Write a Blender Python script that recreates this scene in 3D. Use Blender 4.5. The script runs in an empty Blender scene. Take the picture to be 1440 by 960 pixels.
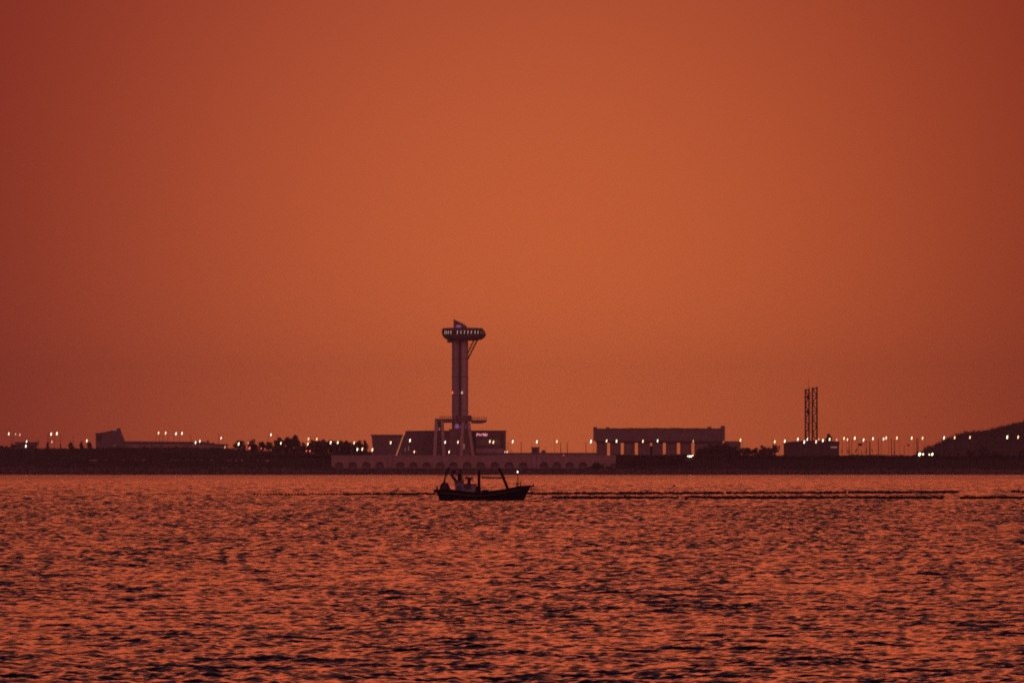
import bpy, math, random
import numpy as np
from mathutils import Vector, Matrix

random.seed(7)
RNG = np.random.default_rng(11)
scene = bpy.context.scene
COL = scene.collection
F = 10127.0          # focal length in photo pixels: 253 mm on a 36 mm sensor
CAM_Z = 3.65         # camera height above the water
HZ = 658.0           # photo row of the eye level


def WX(px, Y): return (px - 720.0) * Y / F
def WZ(py, Y): return CAM_Z + (HZ - py) * Y / F


# ------------------------------------------------------------------ tags
def tag(o, label=None, cat=None, group=None, kind=None):
    if label: o['label'] = label
    if cat: o['category'] = cat
    if group: o['group'] = group
    if kind: o['kind'] = kind
    return o


def thing(name, loc, label, cat, group=None):
    o = bpy.data.objects.new(name, None)
    o.location = loc
    o.empty_display_size = 0.5
    COL.objects.link(o)
    return tag(o, label, cat, group, 'thing')


def origin_of(p):
    while p is not None and p.parent is not None:
        p = p.parent
    return Vector(p.location) if p is not None else Vector((0, 0, 0))


def link(name, mesh, parent=None, loc=(0, 0, 0), scale=(1, 1, 1), rot=(0, 0, 0)):
    o = bpy.data.objects.new(name, mesh)
    o.parent = parent
    o.location = loc
    o.scale = scale
    o.rotation_euler = rot
    COL.objects.link(o)
    return o


ORD = ['first', 'second', 'third', 'fourth', 'fifth', 'sixth', 'seventh', 'eighth', 'ninth', 'tenth',
       'eleventh', 'twelfth', 'thirteenth', 'fourteenth', 'fifteenth', 'sixteenth', 'seventeenth',
       'eighteenth', 'nineteenth', 'twentieth', 'twenty-first', 'twenty-second', 'twenty-third',
       'twenty-fourth', 'twenty-fifth', 'twenty-sixth', 'twenty-seventh', 'twenty-eighth']


# ------------------------------------------------------------------ mesh builder
class MB:
    def __init__(self):
        self.v = []
        self.f = []

    def add(self, vs, fs):
        b = len(self.v)
        self.v += [tuple(p) for p in vs]
        self.f += [tuple(b + i for i in f) for f in fs]
        return self

    def box(self, x0, x1, y0, y1, z0, z1):
        vs = [(x0, y0, z0), (x1, y0, z0), (x1, y1, z0), (x0, y1, z0), (x0, y0, z1), (x1, y0, z1), (x1, y1, z1), (x0, y1, z1)]
        return self.add(vs, [(0, 3, 2, 1), (4, 5, 6, 7), (0, 1, 5, 4), (1, 2, 6, 5), (2, 3, 7, 6), (3, 0, 4, 7)])

    def prism(self, poly, y0, y1):
        """poly: (x, z) outline, extruded from y0 to y1"""
        n = len(poly)
        vs = [(x, y0, z) for x, z in poly] + [(x, y1, z) for x, z in poly]
        fs = [tuple(range(n)), tuple(range(2 * n - 1, n - 1, -1))]
        fs += [((i + 1) % n, i, n + i, n + (i + 1) % n) for i in range(n)]
        return self.add(vs, fs)

    def prismz(self, poly, z0, z1):
        n = len(poly)
        vs = [(x, y, z0) for x, y in poly] + [(x, y, z1) for x, y in poly]
        fs = [tuple(range(n - 1, -1, -1)), tuple(range(n, 2 * n))]
        fs += [(i, (i + 1) % n, n + (i + 1) % n, n + i) for i in range(n)]
        return self.add(vs, fs)

    def beam(self, p, q, r0, r1=None, n=8):
        r1 = r0 if r1 is None else r1
        p, q = Vector(p), Vector(q)
        d = (q - p).normalized()
        u = d.orthogonal().normalized()
        w = d.cross(u)
        vs = []
        for c, r in ((p, r0), (q, r1)):
            for k in range(n):
                a = 2 * math.pi * k / n
                vs.append(c + (u * math.cos(a) + w * math.sin(a)) * r)
        fs = [(k, (k + 1) % n, n + (k + 1) % n, n + k) for k in range(n)]
        fs += [tuple(range(n - 1, -1, -1)), tuple(range(n, 2 * n))]
        return self.add(vs, fs)

    def tube(self, pts, rs, n=8):
        for i in range(len(pts) - 1):
            self.beam(pts[i], pts[i + 1], rs[i], rs[i + 1], n)
        return self

    def lathe(self, prof, cx, cy, n=32, sy=1.0):
        """prof: (radius, z) from bottom to top, closed at both ends"""
        vs = []
        for r, z in prof:
            for k in range(n):
                a = 2 * math.pi * k / n
                vs.append((cx + r * math.cos(a), cy + sy * r * math.sin(a), z))
        fs = []
        for j in range(len(prof) - 1):
            for k in range(n):
                fs.append((j * n + k, j * n + (k + 1) % n, (j + 1) * n + (k + 1) % n, (j + 1) * n + k))
        m = (len(prof) - 1) * n
        fs += [tuple(range(n - 1, -1, -1)), tuple(range(m, m + n))]
        return self.add(vs, fs)

    def ball(self, c, rx, ry=None, rz=None, n=12, m=8):
        ry = rx if ry is None else ry
        rz = rx if rz is None else rz
        vs = [(c[0], c[1], c[2] - rz)]
        for j in range(1, m):
            t = -math.pi / 2 + math.pi * j / m
            for k in range(n):
                a = 2 * math.pi * k / n
                vs.append((c[0] + rx * math.cos(t) * math.cos(a), c[1] + ry * math.cos(t) * math.sin(a), c[2] + rz * math.sin(t)))
        vs.append((c[0], c[1], c[2] + rz))
        fs = [(0, 1 + (k + 1) % n, 1 + k) for k in range(n)]
        for j in range(m - 2):
            for k in range(n):
                a0 = 1 + j * n
                fs.append((a0 + k, a0 + (k + 1) % n, a0 + n + (k + 1) % n, a0 + n + k))
        L = len(vs) - 1
        a0 = 1 + (m - 2) * n
        fs += [(a0 + k, a0 + (k + 1) % n, L) for k in range(n)]
        return self.add(vs, fs)

    def mesh(self, name, mat, off=(0, 0, 0), smooth=False):
        me = bpy.data.meshes.new(name)
        ox, oy, oz = off
        me.from_pydata([(x - ox, y - oy, z - oz) for x, y, z in self.v], [], self.f)
        me.materials.append(mat)
        if smooth:
            me.polygons.foreach_set('use_smooth', [True] * len(me.polygons))
        me.update()
        return me

    def build(self, name, mat, parent=None, smooth=False, bevel=0.0):
        """world coordinates in, one mesh object out (kept relative to its thing)"""
        o = link(name, self.mesh(name, mat, origin_of(parent) if parent is not None else (0, 0, 0), smooth), parent)
        if bevel:
            b = o.modifiers.new('bevel', 'BEVEL')
            b.width = bevel
            b.segments = 2
            b.limit_method = 'ANGLE'
        return o


# ------------------------------------------------------------------ materials
def mat_principled(name, c0, c1=None, rough=0.8, scale=0.5, metal=0.0, bump=0.0, stretch=(1, 1, 1), ior=1.45, spec=None):
    m = bpy.data.materials.new(name)
    m.use_nodes = True
    nt = m.node_tree
    b = nt.nodes['Principled BSDF']
    b.inputs['Roughness'].default_value = rough
    b.inputs['Metallic'].default_value = metal
    b.inputs['IOR'].default_value = ior
    if spec is not None:
        b.inputs['Specular IOR Level'].default_value = spec
    c1 = c1 or tuple(min(1, x * 1.5) for x in c0)
    tc = nt.nodes.new('ShaderNodeTexCoord')
    mp = nt.nodes.new('ShaderNodeMapping')
    mp.inputs['Scale'].default_value = stretch
    nz = nt.nodes.new('ShaderNodeTexNoise')
    nz.inputs['Scale'].default_value = scale
    nz.inputs['Detail'].default_value = 6
    nz.inputs['Roughness'].default_value = 0.62
    rp = nt.nodes.new('ShaderNodeValToRGB')
    rp.color_ramp.elements[0].position = 0.32
    rp.color_ramp.elements[1].position = 0.68
    rp.color_ramp.elements[0].color = (*c0, 1)
    rp.color_ramp.elements[1].color = (*c1, 1)
    L = nt.links.new
    L(tc.outputs['Object'], mp.inputs['Vector'])
    L(mp.outputs['Vector'], nz.inputs['Vector'])
    L(nz.outputs['Fac'], rp.inputs['Fac'])
    L(rp.outputs['Color'], b.inputs['Base Color'])
    if bump:
        bp = nt.nodes.new('ShaderNodeBump')
        bp.inputs['Strength'].default_value = bump
        bp.inputs['Distance'].default_value = 0.2
        L(nz.outputs['Fac'], bp.inputs['Height'])
        L(bp.outputs['Normal'], b.inputs['Normal'])
    return m


def mat_emit(name, col, strength):
    m = bpy.data.materials.new(name)
    m.use_nodes = True
    b = m.node_tree.nodes['Principled BSDF']
    b.inputs['Base Color'].default_value = (0.1, 0.1, 0.1, 1)
    b.inputs['Emission Color'].default_value = (*col, 1)
    b.inputs['Emission Strength'].default_value = strength
    return m


M = {}
M['concrete'] = mat_principled('concrete', (0.30, 0.27, 0.25), (0.44, 0.40, 0.37), 0.85, 0.35, bump=0.2, stretch=(1, 1, 0.4))
M['concrete_pale'] = mat_principled('pale_concrete', (0.42, 0.37, 0.34), (0.58, 0.52, 0.48), 0.8, 0.4, bump=0.2)
M['concrete_dark'] = mat_principled('dark_concrete', (0.17, 0.155, 0.155), (0.27, 0.25, 0.245), 0.85, 0.3, bump=0.2)
M['cladding'] = mat_principled('dark_cladding', (0.13, 0.12, 0.135), (0.20, 0.185, 0.20), 0.5, 0.25, stretch=(1, 1, 3))
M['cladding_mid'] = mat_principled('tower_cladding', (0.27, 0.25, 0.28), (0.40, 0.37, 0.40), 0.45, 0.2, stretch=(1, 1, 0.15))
M['cladding_lit'] = mat_principled('lit_tower_cladding', (0.42, 0.37, 0.38), (0.55, 0.49, 0.49), 0.45, 0.2, stretch=(1, 1, 0.15))  # tower cladding with the light on the right tube put into its colour
M['steel'] = mat_principled('dark_steel', (0.04, 0.036, 0.042), (0.075, 0.07, 0.08), 0.5, 1.2, metal=0.3)
M['galv'] = mat_principled('galvanised_steel', (0.16, 0.16, 0.17), (0.24, 0.24, 0.25), 0.5, 2.0, metal=0.4)
M['cladding_dark'] = mat_principled('deep_grey_cladding', (0.06, 0.055, 0.06), (0.10, 0.09, 0.10), 0.7, 0.25)
M['glass'] = mat_principled('dark_glass', (0.03, 0.03, 0.04), (0.05, 0.05, 0.06), 0.08, 0.3)
M['rock'] = mat_principled('armour_rock', (0.10, 0.09, 0.085), (0.22, 0.20, 0.19), 0.9, 0.9, bump=0.4)
M['soil'] = mat_principled('soil_and_scrub', (0.035, 0.035, 0.022), (0.085, 0.075, 0.05), 0.95, 0.08, bump=0.5)
M['asphalt'] = mat_principled('asphalt', (0.045, 0.045, 0.047), (0.065, 0.065, 0.065), 0.9, 0.5)
M['leaf'] = mat_principled('leaves', (0.035, 0.05, 0.022), (0.075, 0.095, 0.04), 0.8, 0.9)
M['leaf_dark'] = mat_principled('dark_leaves', (0.04, 0.042, 0.028), (0.085, 0.085, 0.05), 0.8, 0.9)
M['bark'] = mat_principled('bark', (0.05, 0.04, 0.03), (0.10, 0.08, 0.06), 0.9, 3.0, bump=0.4)
M['hull'] = mat_principled('hull_paint', (0.007, 0.008, 0.014), (0.016, 0.018, 0.028), 0.75, 1.3, stretch=(1, 1, 4), bump=0.1, spec=0.15)
M['strake'] = mat_principled('rubbing_strake', (0.05, 0.055, 0.075), (0.10, 0.105, 0.13), 0.6, 2.0)
M['house'] = mat_principled('weathered_white_paint', (0.13, 0.17, 0.26), (0.21, 0.25, 0.36), 0.55, 1.2, stretch=(1, 1, 0.4))
M['rust'] = mat_principled('rusty_steel', (0.014, 0.011, 0.012), (0.035, 0.024, 0.02), 0.8, 3.0, metal=0.0, spec=0.2)
M['net'] = mat_principled('net_heap', (0.03, 0.03, 0.045), (0.08, 0.07, 0.09), 0.95, 5.0, bump=0.8)
M['rope'] = mat_principled('rope', (0.05, 0.045, 0.04), (0.10, 0.09, 0.08), 0.9, 6.0)
M['float'] = mat_principled('black_float', (0.012, 0.012, 0.015), (0.03, 0.03, 0.035), 0.6, 3.0)
M['floatp'] = mat_principled('faded_float', (0.03, 0.022, 0.045), (0.07, 0.05, 0.085), 0.6, 3.0)
M['lamp'] = mat_emit('lamp_glow', (1.0, 0.76, 0.50), 4.5)
M['lamp_warm'] = mat_emit('warm_lamp_glow', (1.0, 0.60, 0.32), 3.6)
M['lamp_pale'] = mat_emit('pale_lamp_glow', (1.0, 0.84, 0.68), 3.2)
M['lamp_dim'] = mat_emit('dim_lamp_glow', (1.0, 0.62, 0.42), 1.6)
M['lamp_red'] = mat_emit('red_lamp_glow', (1.0, 0.13, 0.12), 2.2)
M['lamp_white'] = mat_emit('white_lamp_glow', (1.0, 0.72, 0.68), 5.0)
M['window_lit'] = mat_emit('lit_window', (1.0, 0.60, 0.48), 0.95)
M['window_faint'] = mat_emit('faint_window', (1.0, 0.45, 0.35), 0.30)
M['violet'] = mat_emit('violet_light', (0.62, 0.22, 0.60), 0.34)
M['violet_dim'] = mat_emit('dim_violet_light', (0.45, 0.17, 0.45), 0.16)
M['strip'] = mat_emit('orange_strip_light', (1.0, 0.30, 0.13), 0.62)
M['sign'] = mat_emit('pink_sign_light', (1.0, 0.36, 0.42), 1.5)


# ------------------------------------------------------------------ world: hazy dusk sky
world = bpy.data.worlds.new('World')
scene.world = world
world.use_nodes = True
wt = world.node_tree
WN, WL = wt.nodes, wt.links.new
bg = WN['Background']
SUN_AZ, SUN_EL = 0.57, 1.0

sky = WN.new('ShaderNodeTexSky')
sky.sky_type = 'NISHITA'
sky.sun_disc = False
sky.sun_elevation = math.radians(SUN_EL)
sky.sun_rotation = math.radians(SUN_AZ)
sky.dust_density = 6.0
sky.air_density = 2.5
tc = WN.new('ShaderNodeTexCoord')
sep = WN.new('ShaderNodeSeparateXYZ')
WL(tc.outputs['Generated'], sep.inputs[0])


def mth(op, a, b=None, c=None, clamp=False):
    n = WN.new('ShaderNodeMath')
    n.operation = op
    n.use_clamp = clamp
    for i, x in enumerate((a, b, c)):
        if x is None: continue
        if isinstance(x, (int, float)): n.inputs[i].default_value = x
        else: WL(x, n.inputs[i])
    return n.outputs[0]


DEG = 180 / math.pi
el = mth('MULTIPLY', mth('ARCSINE', sep.outputs['Z']), DEG)
az = mth('MULTIPLY', mth('ARCTAN2', sep.outputs['X'], sep.outputs['Y']), DEG)
da = mth('SUBTRACT', az, SUN_AZ)


def sq(x): return mth('MULTIPLY', x, x)


# the low aureole of the set sun in thick haze
comb = WN.new('ShaderNodeCombineXYZ')
GLOW = ((0.25, 3.45, 0.45, 3.1, 0.672), (0.25, 2.9, 0.65, 3.05, 0.136), (0.0, 3.5, -1.0, 6.5, 0.0441))    # azimuth, spread, height, spread, strength
for i, (a0, sa, e0, se, amp) in enumerate(GLOW):
    q = mth('ADD', mth('DIVIDE', sq(mth('SUBTRACT', az, a0)), -2 * sa ** 2), mth('DIVIDE', sq(mth('SUBTRACT', el, e0)), -2 * se ** 2))
    WL(mth('MULTIPLY', mth('EXPONENT', q), amp), comb.inputs[i])
# added glow above the frame, there to brighten the water's reflections
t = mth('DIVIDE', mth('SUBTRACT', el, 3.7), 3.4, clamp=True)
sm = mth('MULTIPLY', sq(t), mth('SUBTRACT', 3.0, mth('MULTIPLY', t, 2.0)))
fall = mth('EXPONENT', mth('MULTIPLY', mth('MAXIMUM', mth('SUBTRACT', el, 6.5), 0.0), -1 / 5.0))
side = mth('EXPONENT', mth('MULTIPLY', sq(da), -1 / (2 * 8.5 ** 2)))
top_glow = mth('MULTIPLY', mth('MULTIPLY', sm, fall), side)
TOP_GLOW = (1.75, 0.275, 0.098)
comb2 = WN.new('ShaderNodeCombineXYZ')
for i in range(3): WL(mth('MULTIPLY', top_glow, TOP_GLOW[i]), comb2.inputs[i])
# added pink glow behind the camera, there to light the facing facades
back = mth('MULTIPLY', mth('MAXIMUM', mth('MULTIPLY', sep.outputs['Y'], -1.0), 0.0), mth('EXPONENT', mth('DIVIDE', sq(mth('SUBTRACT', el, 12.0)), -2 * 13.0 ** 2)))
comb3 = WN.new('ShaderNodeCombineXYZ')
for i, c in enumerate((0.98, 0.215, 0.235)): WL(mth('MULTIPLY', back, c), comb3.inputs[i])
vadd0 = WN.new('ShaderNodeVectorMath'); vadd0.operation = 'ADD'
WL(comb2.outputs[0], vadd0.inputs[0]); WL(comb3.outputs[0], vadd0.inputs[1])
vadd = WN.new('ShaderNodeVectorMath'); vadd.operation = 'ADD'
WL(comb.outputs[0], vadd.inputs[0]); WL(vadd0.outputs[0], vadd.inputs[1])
tint = WN.new('ShaderNodeVectorMath'); tint.operation = 'MULTIPLY'
WL(sky.outputs[0], tint.inputs[0]); tint.inputs[1].default_value = (0.60, 0.40, 0.88)
bg.inputs['Strength'].default_value = 0.15
WL(tint.outputs[0], bg.inputs['Color'])
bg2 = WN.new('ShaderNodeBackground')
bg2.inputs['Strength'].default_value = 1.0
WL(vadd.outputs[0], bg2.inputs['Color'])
addsh = WN.new('ShaderNodeAddShader')
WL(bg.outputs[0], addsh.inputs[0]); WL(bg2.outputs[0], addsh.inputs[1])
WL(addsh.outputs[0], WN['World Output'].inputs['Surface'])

sun_data = bpy.data.lights.new('low_sun', 'SUN')
sun_data.energy = 0.003
sun_data.angle = math.radians(24)
sun_data.color = (1.0, 0.30, 0.10)
sun = bpy.data.objects.new('low_sun', sun_data)
sd = Vector((math.sin(math.radians(SUN_AZ)), math.cos(math.radians(SUN_AZ)), math.tan(math.radians(SUN_EL))))
sun.rotation_euler = sd.to_track_quat('Z', 'Y').to_euler()
COL.objects.link(sun)

# ------------------------------------------------------------------ camera
cam_d = bpy.data.cameras.new('camera')
cam_d.sensor_width = 36.0
cam_d.lens = 36.0 * F / 1440.0
cam_d.clip_start = 1.0
cam_d.clip_end = 40000.0
cam = bpy.data.objects.new('camera', cam_d)
cam.location = (0, 0, CAM_Z)
cam.rotation_euler = (math.radians(90) + math.atan((HZ - 480.0) / F), 0, 0)
COL.objects.link(cam)
scene.camera = cam


# ------------------------------------------------------------------ water
def make_water():
    rows = list(np.arange(-60.0, 96.0, 3.0))
    y = 97.0
    while y < 2400.0:
        rows.append(y)
        y += max(0.10, 0.00085 * y)
    while y < 4200.0:
        rows.append(y)
        y += 0.004 * y
    rows.append(4200.0)
    Y = np.array(rows)
    # dense columns in the middle, coarser ones to either side, and a few far out
    half = np.maximum(Y, 60) * (720 / F) * 1.1 + 0.5
    inner = half[:, None] * np.linspace(-1, 1, 580)[None, :]
    strip = half[:, None] + (20 + 0.12 * np.maximum(Y, 60))[:, None] * (np.arange(1, 81) / 80)[None, :] ** 1.2
    outer = strip[:, -1:] * np.array([1.35, 2.0, 3.5, 6.0])[None, :]
    X = np.concatenate([-outer[:, ::-1], -strip[:, ::-1], inner, strip, outer], 1)
    u = np.arange(X.shape[1])
    YY = np.repeat(Y[:, None], len(u), 1)
    dy = np.gradient(Y)
    dx = half * (2 / 579)
    Z = np.zeros_like(X)
    n = 130
    lam = np.exp(RNG.uniform(math.log(0.22), math.log(4.6), n))
    ang = RNG.normal(0.15, 0.95, n)           # travelling towards the camera, a little across
    k = 2 * math.pi / lam
    kx, ky = k * np.sin(ang), k * np.cos(ang)
    ph = RNG.uniform(0, 2 * math.pi, n)
    slope = 0.215 * math.sqrt(2.0 / n) * np.where(lam > 1.3, 0.6, 1.0)
    for i in range(n):
        # leave out what the rows cannot carry
        w = np.clip((lam[i] / np.maximum(dy, dx * 0.7) - 1.2) / 1.0, 0, 1)
        r = np.nonzero(w > 0)[0]
        if len(r) == 0: continue
        r0, r1 = r[0], r[-1] + 1
        a = slope[i] / k[i]
        grow = 1 + (2.2 if lam[i] > 1.0 else 1.3) * np.clip((Y[r0:r1] - 170) / 520, 0, 1)      # more chop offshore
        if lam[i] > 2.4: grow = 0.25 + 1.5 * np.clip((Y[r0:r1] - 300) / 900, 0, 1)
        Z[r0:r1] += (a * grow * w[r0:r1])[:, None] * np.sin(kx[i] * X[r0:r1] + ky[i] * YY[r0:r1] + ph[i])
    # gusts: patches of stronger and weaker chop
    g = 1 + 0.12 * np.sin(X / 7.3 + YY / 31.0 + 1.0) * np.sin(YY / 23.0 - X / 17.0) + 0.10 * np.sin(X / 3.1 - YY / 47.0)
    Z *= g
    fade = np.ones(len(u)); fade[:4] = 0; fade[-4:] = 0
    Z *= fade[None, :]
    nr, nc = X.shape
    co = np.stack([X, YY, Z], -1).reshape(-1, 3).astype(np.float32)
    idx = np.arange(nr * nc, dtype=np.int32).reshape(nr, nc)
    quads = np.stack([idx[:-1, :-1], idx[:-1, 1:], idx[1:, 1:], idx[1:, :-1]], -1).reshape(-1, 4)
    me = bpy.data.meshes.new('water')
    me.vertices.add(len(co)); me.vertices.foreach_set('co', co.ravel())
    me.loops.add(quads.size); me.loops.foreach_set('vertex_index', quads.ravel())
    me.polygons.add(len(quads))
    me.polygons.foreach_set('loop_start', np.arange(0, quads.size, 4, dtype=np.int32))
    me.polygons.foreach_set('loop_total', np.full(len(quads), 4, np.int32))
    me.polygons.foreach_set('use_smooth', np.ones(len(quads), bool))
    me.update(calc_edges=True)
    m = bpy.data.materials.new('sea_water')
    m.use_nodes = True
    nt = m.node_tree
    b = nt.nodes['Principled BSDF']
    b.inputs['Base Color'].default_value = (0.006, 0.005, 0.009, 1)
    b.inputs['Roughness'].default_value = 0.13
    b.inputs['IOR'].default_value = 1.34
    L = nt.links.new
    tcn = nt.nodes.new('ShaderNodeTexCoord')
    # ripples smaller than the mesh carries: a field of small random slopes
    geo = nt.nodes.new('ShaderNodeNewGeometry')
    last = geo.outputs['Normal']
    for sc_, amp in ((5.5, 1.35), (1.6, 1.35), (0.45, 1.05)):
        mp = nt.nodes.new('ShaderNodeMapping'); mp.inputs['Scale'].default_value = (0.8, 1.0, 1.0)
        nz = nt.nodes.new('ShaderNodeTexNoise'); nz.inputs['Scale'].default_value = sc_
        nz.inputs['Detail'].default_value = 2.0
        sb = nt.nodes.new('ShaderNodeVectorMath'); sb.operation = 'SUBTRACT'; sb.inputs[1].default_value = (0.5, 0.5, 0.5)
        ml = nt.nodes.new('ShaderNodeVectorMath'); ml.operation = 'MULTIPLY'; ml.inputs[1].default_value = (amp, amp, 0.0)
        ad = nt.nodes.new('ShaderNodeVectorMath'); ad.operation = 'ADD'
        L(tcn.outputs['Object'], mp.inputs['Vector']); L(mp.outputs[0], nz.inputs['Vector'])
        L(nz.outputs['Color'], sb.inputs[0]); L(sb.outputs[0], ml.inputs[0])
        L(last, ad.inputs[0]); L(ml.outputs[0], ad.inputs[1])
        last = ad.outputs[0]
    nn = nt.nodes.new('ShaderNodeVectorMath'); nn.operation = 'NORMALIZE'
    L(last, nn.inputs[0])
    L(nn.outputs[0], b.inputs['Normal'])
    me.materials.append(m)
    o = link('water', me)
    tag(o, 'dark red choppy sea reaching to the far shore', kind='structure')


make_water()


# ------------------------------------------------------------------ far shore terrain
def lerp_tab(tab, x):
    xs, ys = zip(*tab)
    return float(np.interp(x, xs, ys))


CREST = [(-900, 632), (0, 631), (20, 632), (60, 630.5), (135, 631), (180, 630), (330, 631), (350, 634), (430, 637),
         (462, 640), (862, 640), (880, 640.5), (980, 640), (1100, 641), (1300, 641), (1440, 642), (2400, 640)]
ARCH0, ARCH1 = 466.0, 866.0


def crest_z(px): return WZ(lerp_tab(CREST, px), 4140)


def hashn(x, s): return math.sin(x * 0.131 + s) * 0.5 + math.sin(x * 0.047 + 2.1 * s) * 0.6 + math.sin(x * 0.41 + s * 3.3) * 0.25


def ground_z(x, y):
    px = 720 + x * F / max(y, 4100)
    c = crest_z(px)
    if ARCH0 <= px <= ARCH1:
        if y < 4101: z = -3.0 + 3.0 * (y - 4088) / 13
        elif y < 4117: z = 3.6 * (y - 4101) / 16
        elif y < 4125: z = 3.6
        elif y < 4128: z = 3.6 + (10.9 - 3.6) * (y - 4125) / 3
        else: z = 10.9
        return z
    if y < 4101: return -3.0 + 3.0 * (y - 4088) / 13
    tt = min(1.0, (y - 4101) / 38.0)
    z = c * (0.25 * tt + 0.75 * tt ** 0.75)
    if y > 4104: z += 0.25 * hashn(x, y * 0.02)
    return z


def make_ground():
    xs = list(np.arange(-2500, -380, 60.0)) + list(np.arange(-380, 381, 3.0)) + list(np.arange(400, 2501, 60.0))
    ys = [4088, 4095, 4101, 4104, 4108, 4112, 4117, 4121, 4125, 4128, 4134, 4139, 4150, 4175, 4220, 4300, 4500, 5000, 5800, 6600]
    mb = MB()
    nx = len(xs)
    vs = [(x, y, ground_z(x, y)) for y in ys for x in xs]
    fs = [(j * nx + i, j * nx + i + 1, (j + 1) * nx + i + 1, (j + 1) * nx + i) for j in range(len(ys) - 1) for i in range(nx - 1)]
    mb.add(vs, fs)
    tag(mb.build('ground', M['soil'], smooth=True), 'dark low shore embankment and flat land behind it', kind='structure')


make_ground()


def leaf_cloud(centres, radii, n, size, rng, flat=0.0):
    """many small leaf faces spread through ellipsoids; arrays of quads"""
    ci = rng.integers(0, len(centres), n)
    c = np.asarray(centres, float)[ci]
    r = np.asarray(radii, float)[ci]
    d = rng.normal(size=(n, 3))
    d /= np.linalg.norm(d, axis=1)[:, None]
    p = c + d * r * (rng.uniform(0.15, 1.0, n) ** 0.5)[:, None]
    a = rng.normal(size=(n, 3)); a /= np.linalg.norm(a, axis=1)[:, None]
    b = np.cross(a, rng.normal(size=(n, 3))); b /= np.linalg.norm(b, axis=1)[:, None]
    s = (size * rng.uniform(0.6, 1.3, n))[:, None]
    v = np.stack([p - a * s, p - b * s * 0.6, p + a * s, p + b * s * 0.6], 1).reshape(-1, 3)
    return v


def leaf_mesh(name, v, mat):
    me = bpy.data.meshes.new(name)
    nq = len(v) // 4
    me.vertices.add(len(v)); me.vertices.foreach_set('co', v.astype(np.float32).ravel())
    me.loops.add(nq * 4); me.loops.foreach_set('vertex_index', np.arange(nq * 4, dtype=np.int32))
    me.polygons.add(nq)
    me.polygons.foreach_set('loop_start', np.arange(0, nq * 4, 4, dtype=np.int32))
    me.polygons.foreach_set('loop_total', np.full(nq, 4, np.int32))
    me.update(calc_edges=True)
    me.materials.append(mat)
    return me


def make_scrub():
    cs, rs = [], []
    for _ in range(5200):
        px = random.uniform(-150, 1600)
        y = 4106 + 40 * random.random() ** 0.8
        if ARCH0 - 3 < px < ARCH1 - 2: continue
        x = WX(px, y)
        z = ground_z(x, y)
        h = random.uniform(0.35, 1.25) * (1.0 if y < 4136 else 0.6)
        cs.append((x, y, z + h * 0.5)); rs.append((h * 1.3, h * 1.3, h * 0.8))
    v = leaf_cloud(cs, rs, 60000, 0.34, RNG)
    o = link('scrub', leaf_mesh('scrub', v, M['leaf_dark']))
    tag(o, 'dark scrub and grass covering the shore embankment', 'scrub', kind='stuff')


make_scrub()


def make_rocks():
    mb = MB()
    base = MB().ball((0, 0, 0), 1, n=6, m=4)
    for _ in range(3600):
        px = random.uniform(-120, 1570)
        mid = ARCH0 < px < ARCH1
        y = random.uniform(4099, 4116.5 if mid else 4108)
        x = WX(px, y)
        r = random.uniform(0.35, 0.95)
        z = ground_z(x, y) + 0.1 * r
        rot = Matrix.Rotation(random.uniform(0, 6.28), 3, 'Z') @ Matrix.Rotation(random.uniform(0, 6.28), 3, 'X')
        sc_ = Vector((random.uniform(0.7, 1.3), random.uniform(0.7, 1.3), random.uniform(0.5, 0.9)))
        vs = []
        for p in base.v:
            w = Vector(p) * random.uniform(0.8, 1.15)
            w = rot @ Vector((w.x * sc_.x, w.y * sc_.y, w.z * sc_.z)) * r
            vs.append((x + w.x, y + w.y, z + w.z))
        mb.add(vs, base.f)
    tag(mb.build('armour_rocks', M['rock']), 'loose grey armour rocks along the waterline of the far shore', 'rocks', kind='stuff')


make_rocks()


# far wooded hill on the right
def make_hill():
    Y0 = 6000.0
    ridge = [(1200, 668), (1285, 646), (1297, 639), (1310, 632), (1322, 626), (1335, 620.5), (1347, 616), (1356, 612.5), (1375, 611),
             (1392, 608), (1405, 605), (1420, 602), (1428, 599), (1440, 597), (1480, 590), (1540, 588), (1600, 600), (1700, 640), (1780, 665)]
    xs = np.linspace(1200, 1780, 120)
    mb = MB()
    ts = np.linspace(-1, 1, 17)
    vs = []
    for tt in ts:
        y = Y0 + tt * 420
        for p in xs:
            top = WZ(lerp_tab(ridge, p), Y0)
            z = -2 + (top + 2) * (0.5 + 0.5 * math.cos(math.pi * tt)) ** 0.8
            vs.append((WX(p, Y0), y, z))
    n = len(xs)
    fs = [(j * n + i, j * n + i + 1, (j + 1) * n + i + 1, (j + 1) * n + i) for j in range(len(ts) - 1) for i in range(n - 1)]
    mb.add(vs, fs)
    tag(mb.build('hill', M['soil'], smooth=True), 'dark wooded hill rising at the right edge', kind='structure')
    cs, rs = [], []
    for _ in range(1500):
        p = random.uniform(1290, 1700)
        tt = random.uniform(-0.75, 0.15) if random.random() < 0.6 else random.uniform(-0.12, 0.05)
        top = WZ(lerp_tab(ridge, p), Y0)
        z = -2 + (top + 2) * (0.5 + 0.5 * math.cos(math.pi * tt)) ** 0.8
        if z < 6: continue
        h = random.uniform(1.4, 2.8) * (1.5 if random.random() < 0.2 else 1.0)
        cs.append((WX(p, Y0), Y0 + tt * 420, z + h * 0.35)); rs.append((h * 1.15, h * 1.15, h))
    v = leaf_cloud(cs, rs, 60000, 0.62, RNG)
    tag(link('hill_woods', leaf_mesh('hill_woods', v, M['leaf'])), 'far woods covering the hill at the right edge', 'woods', kind='stuff')


make_hill()


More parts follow.
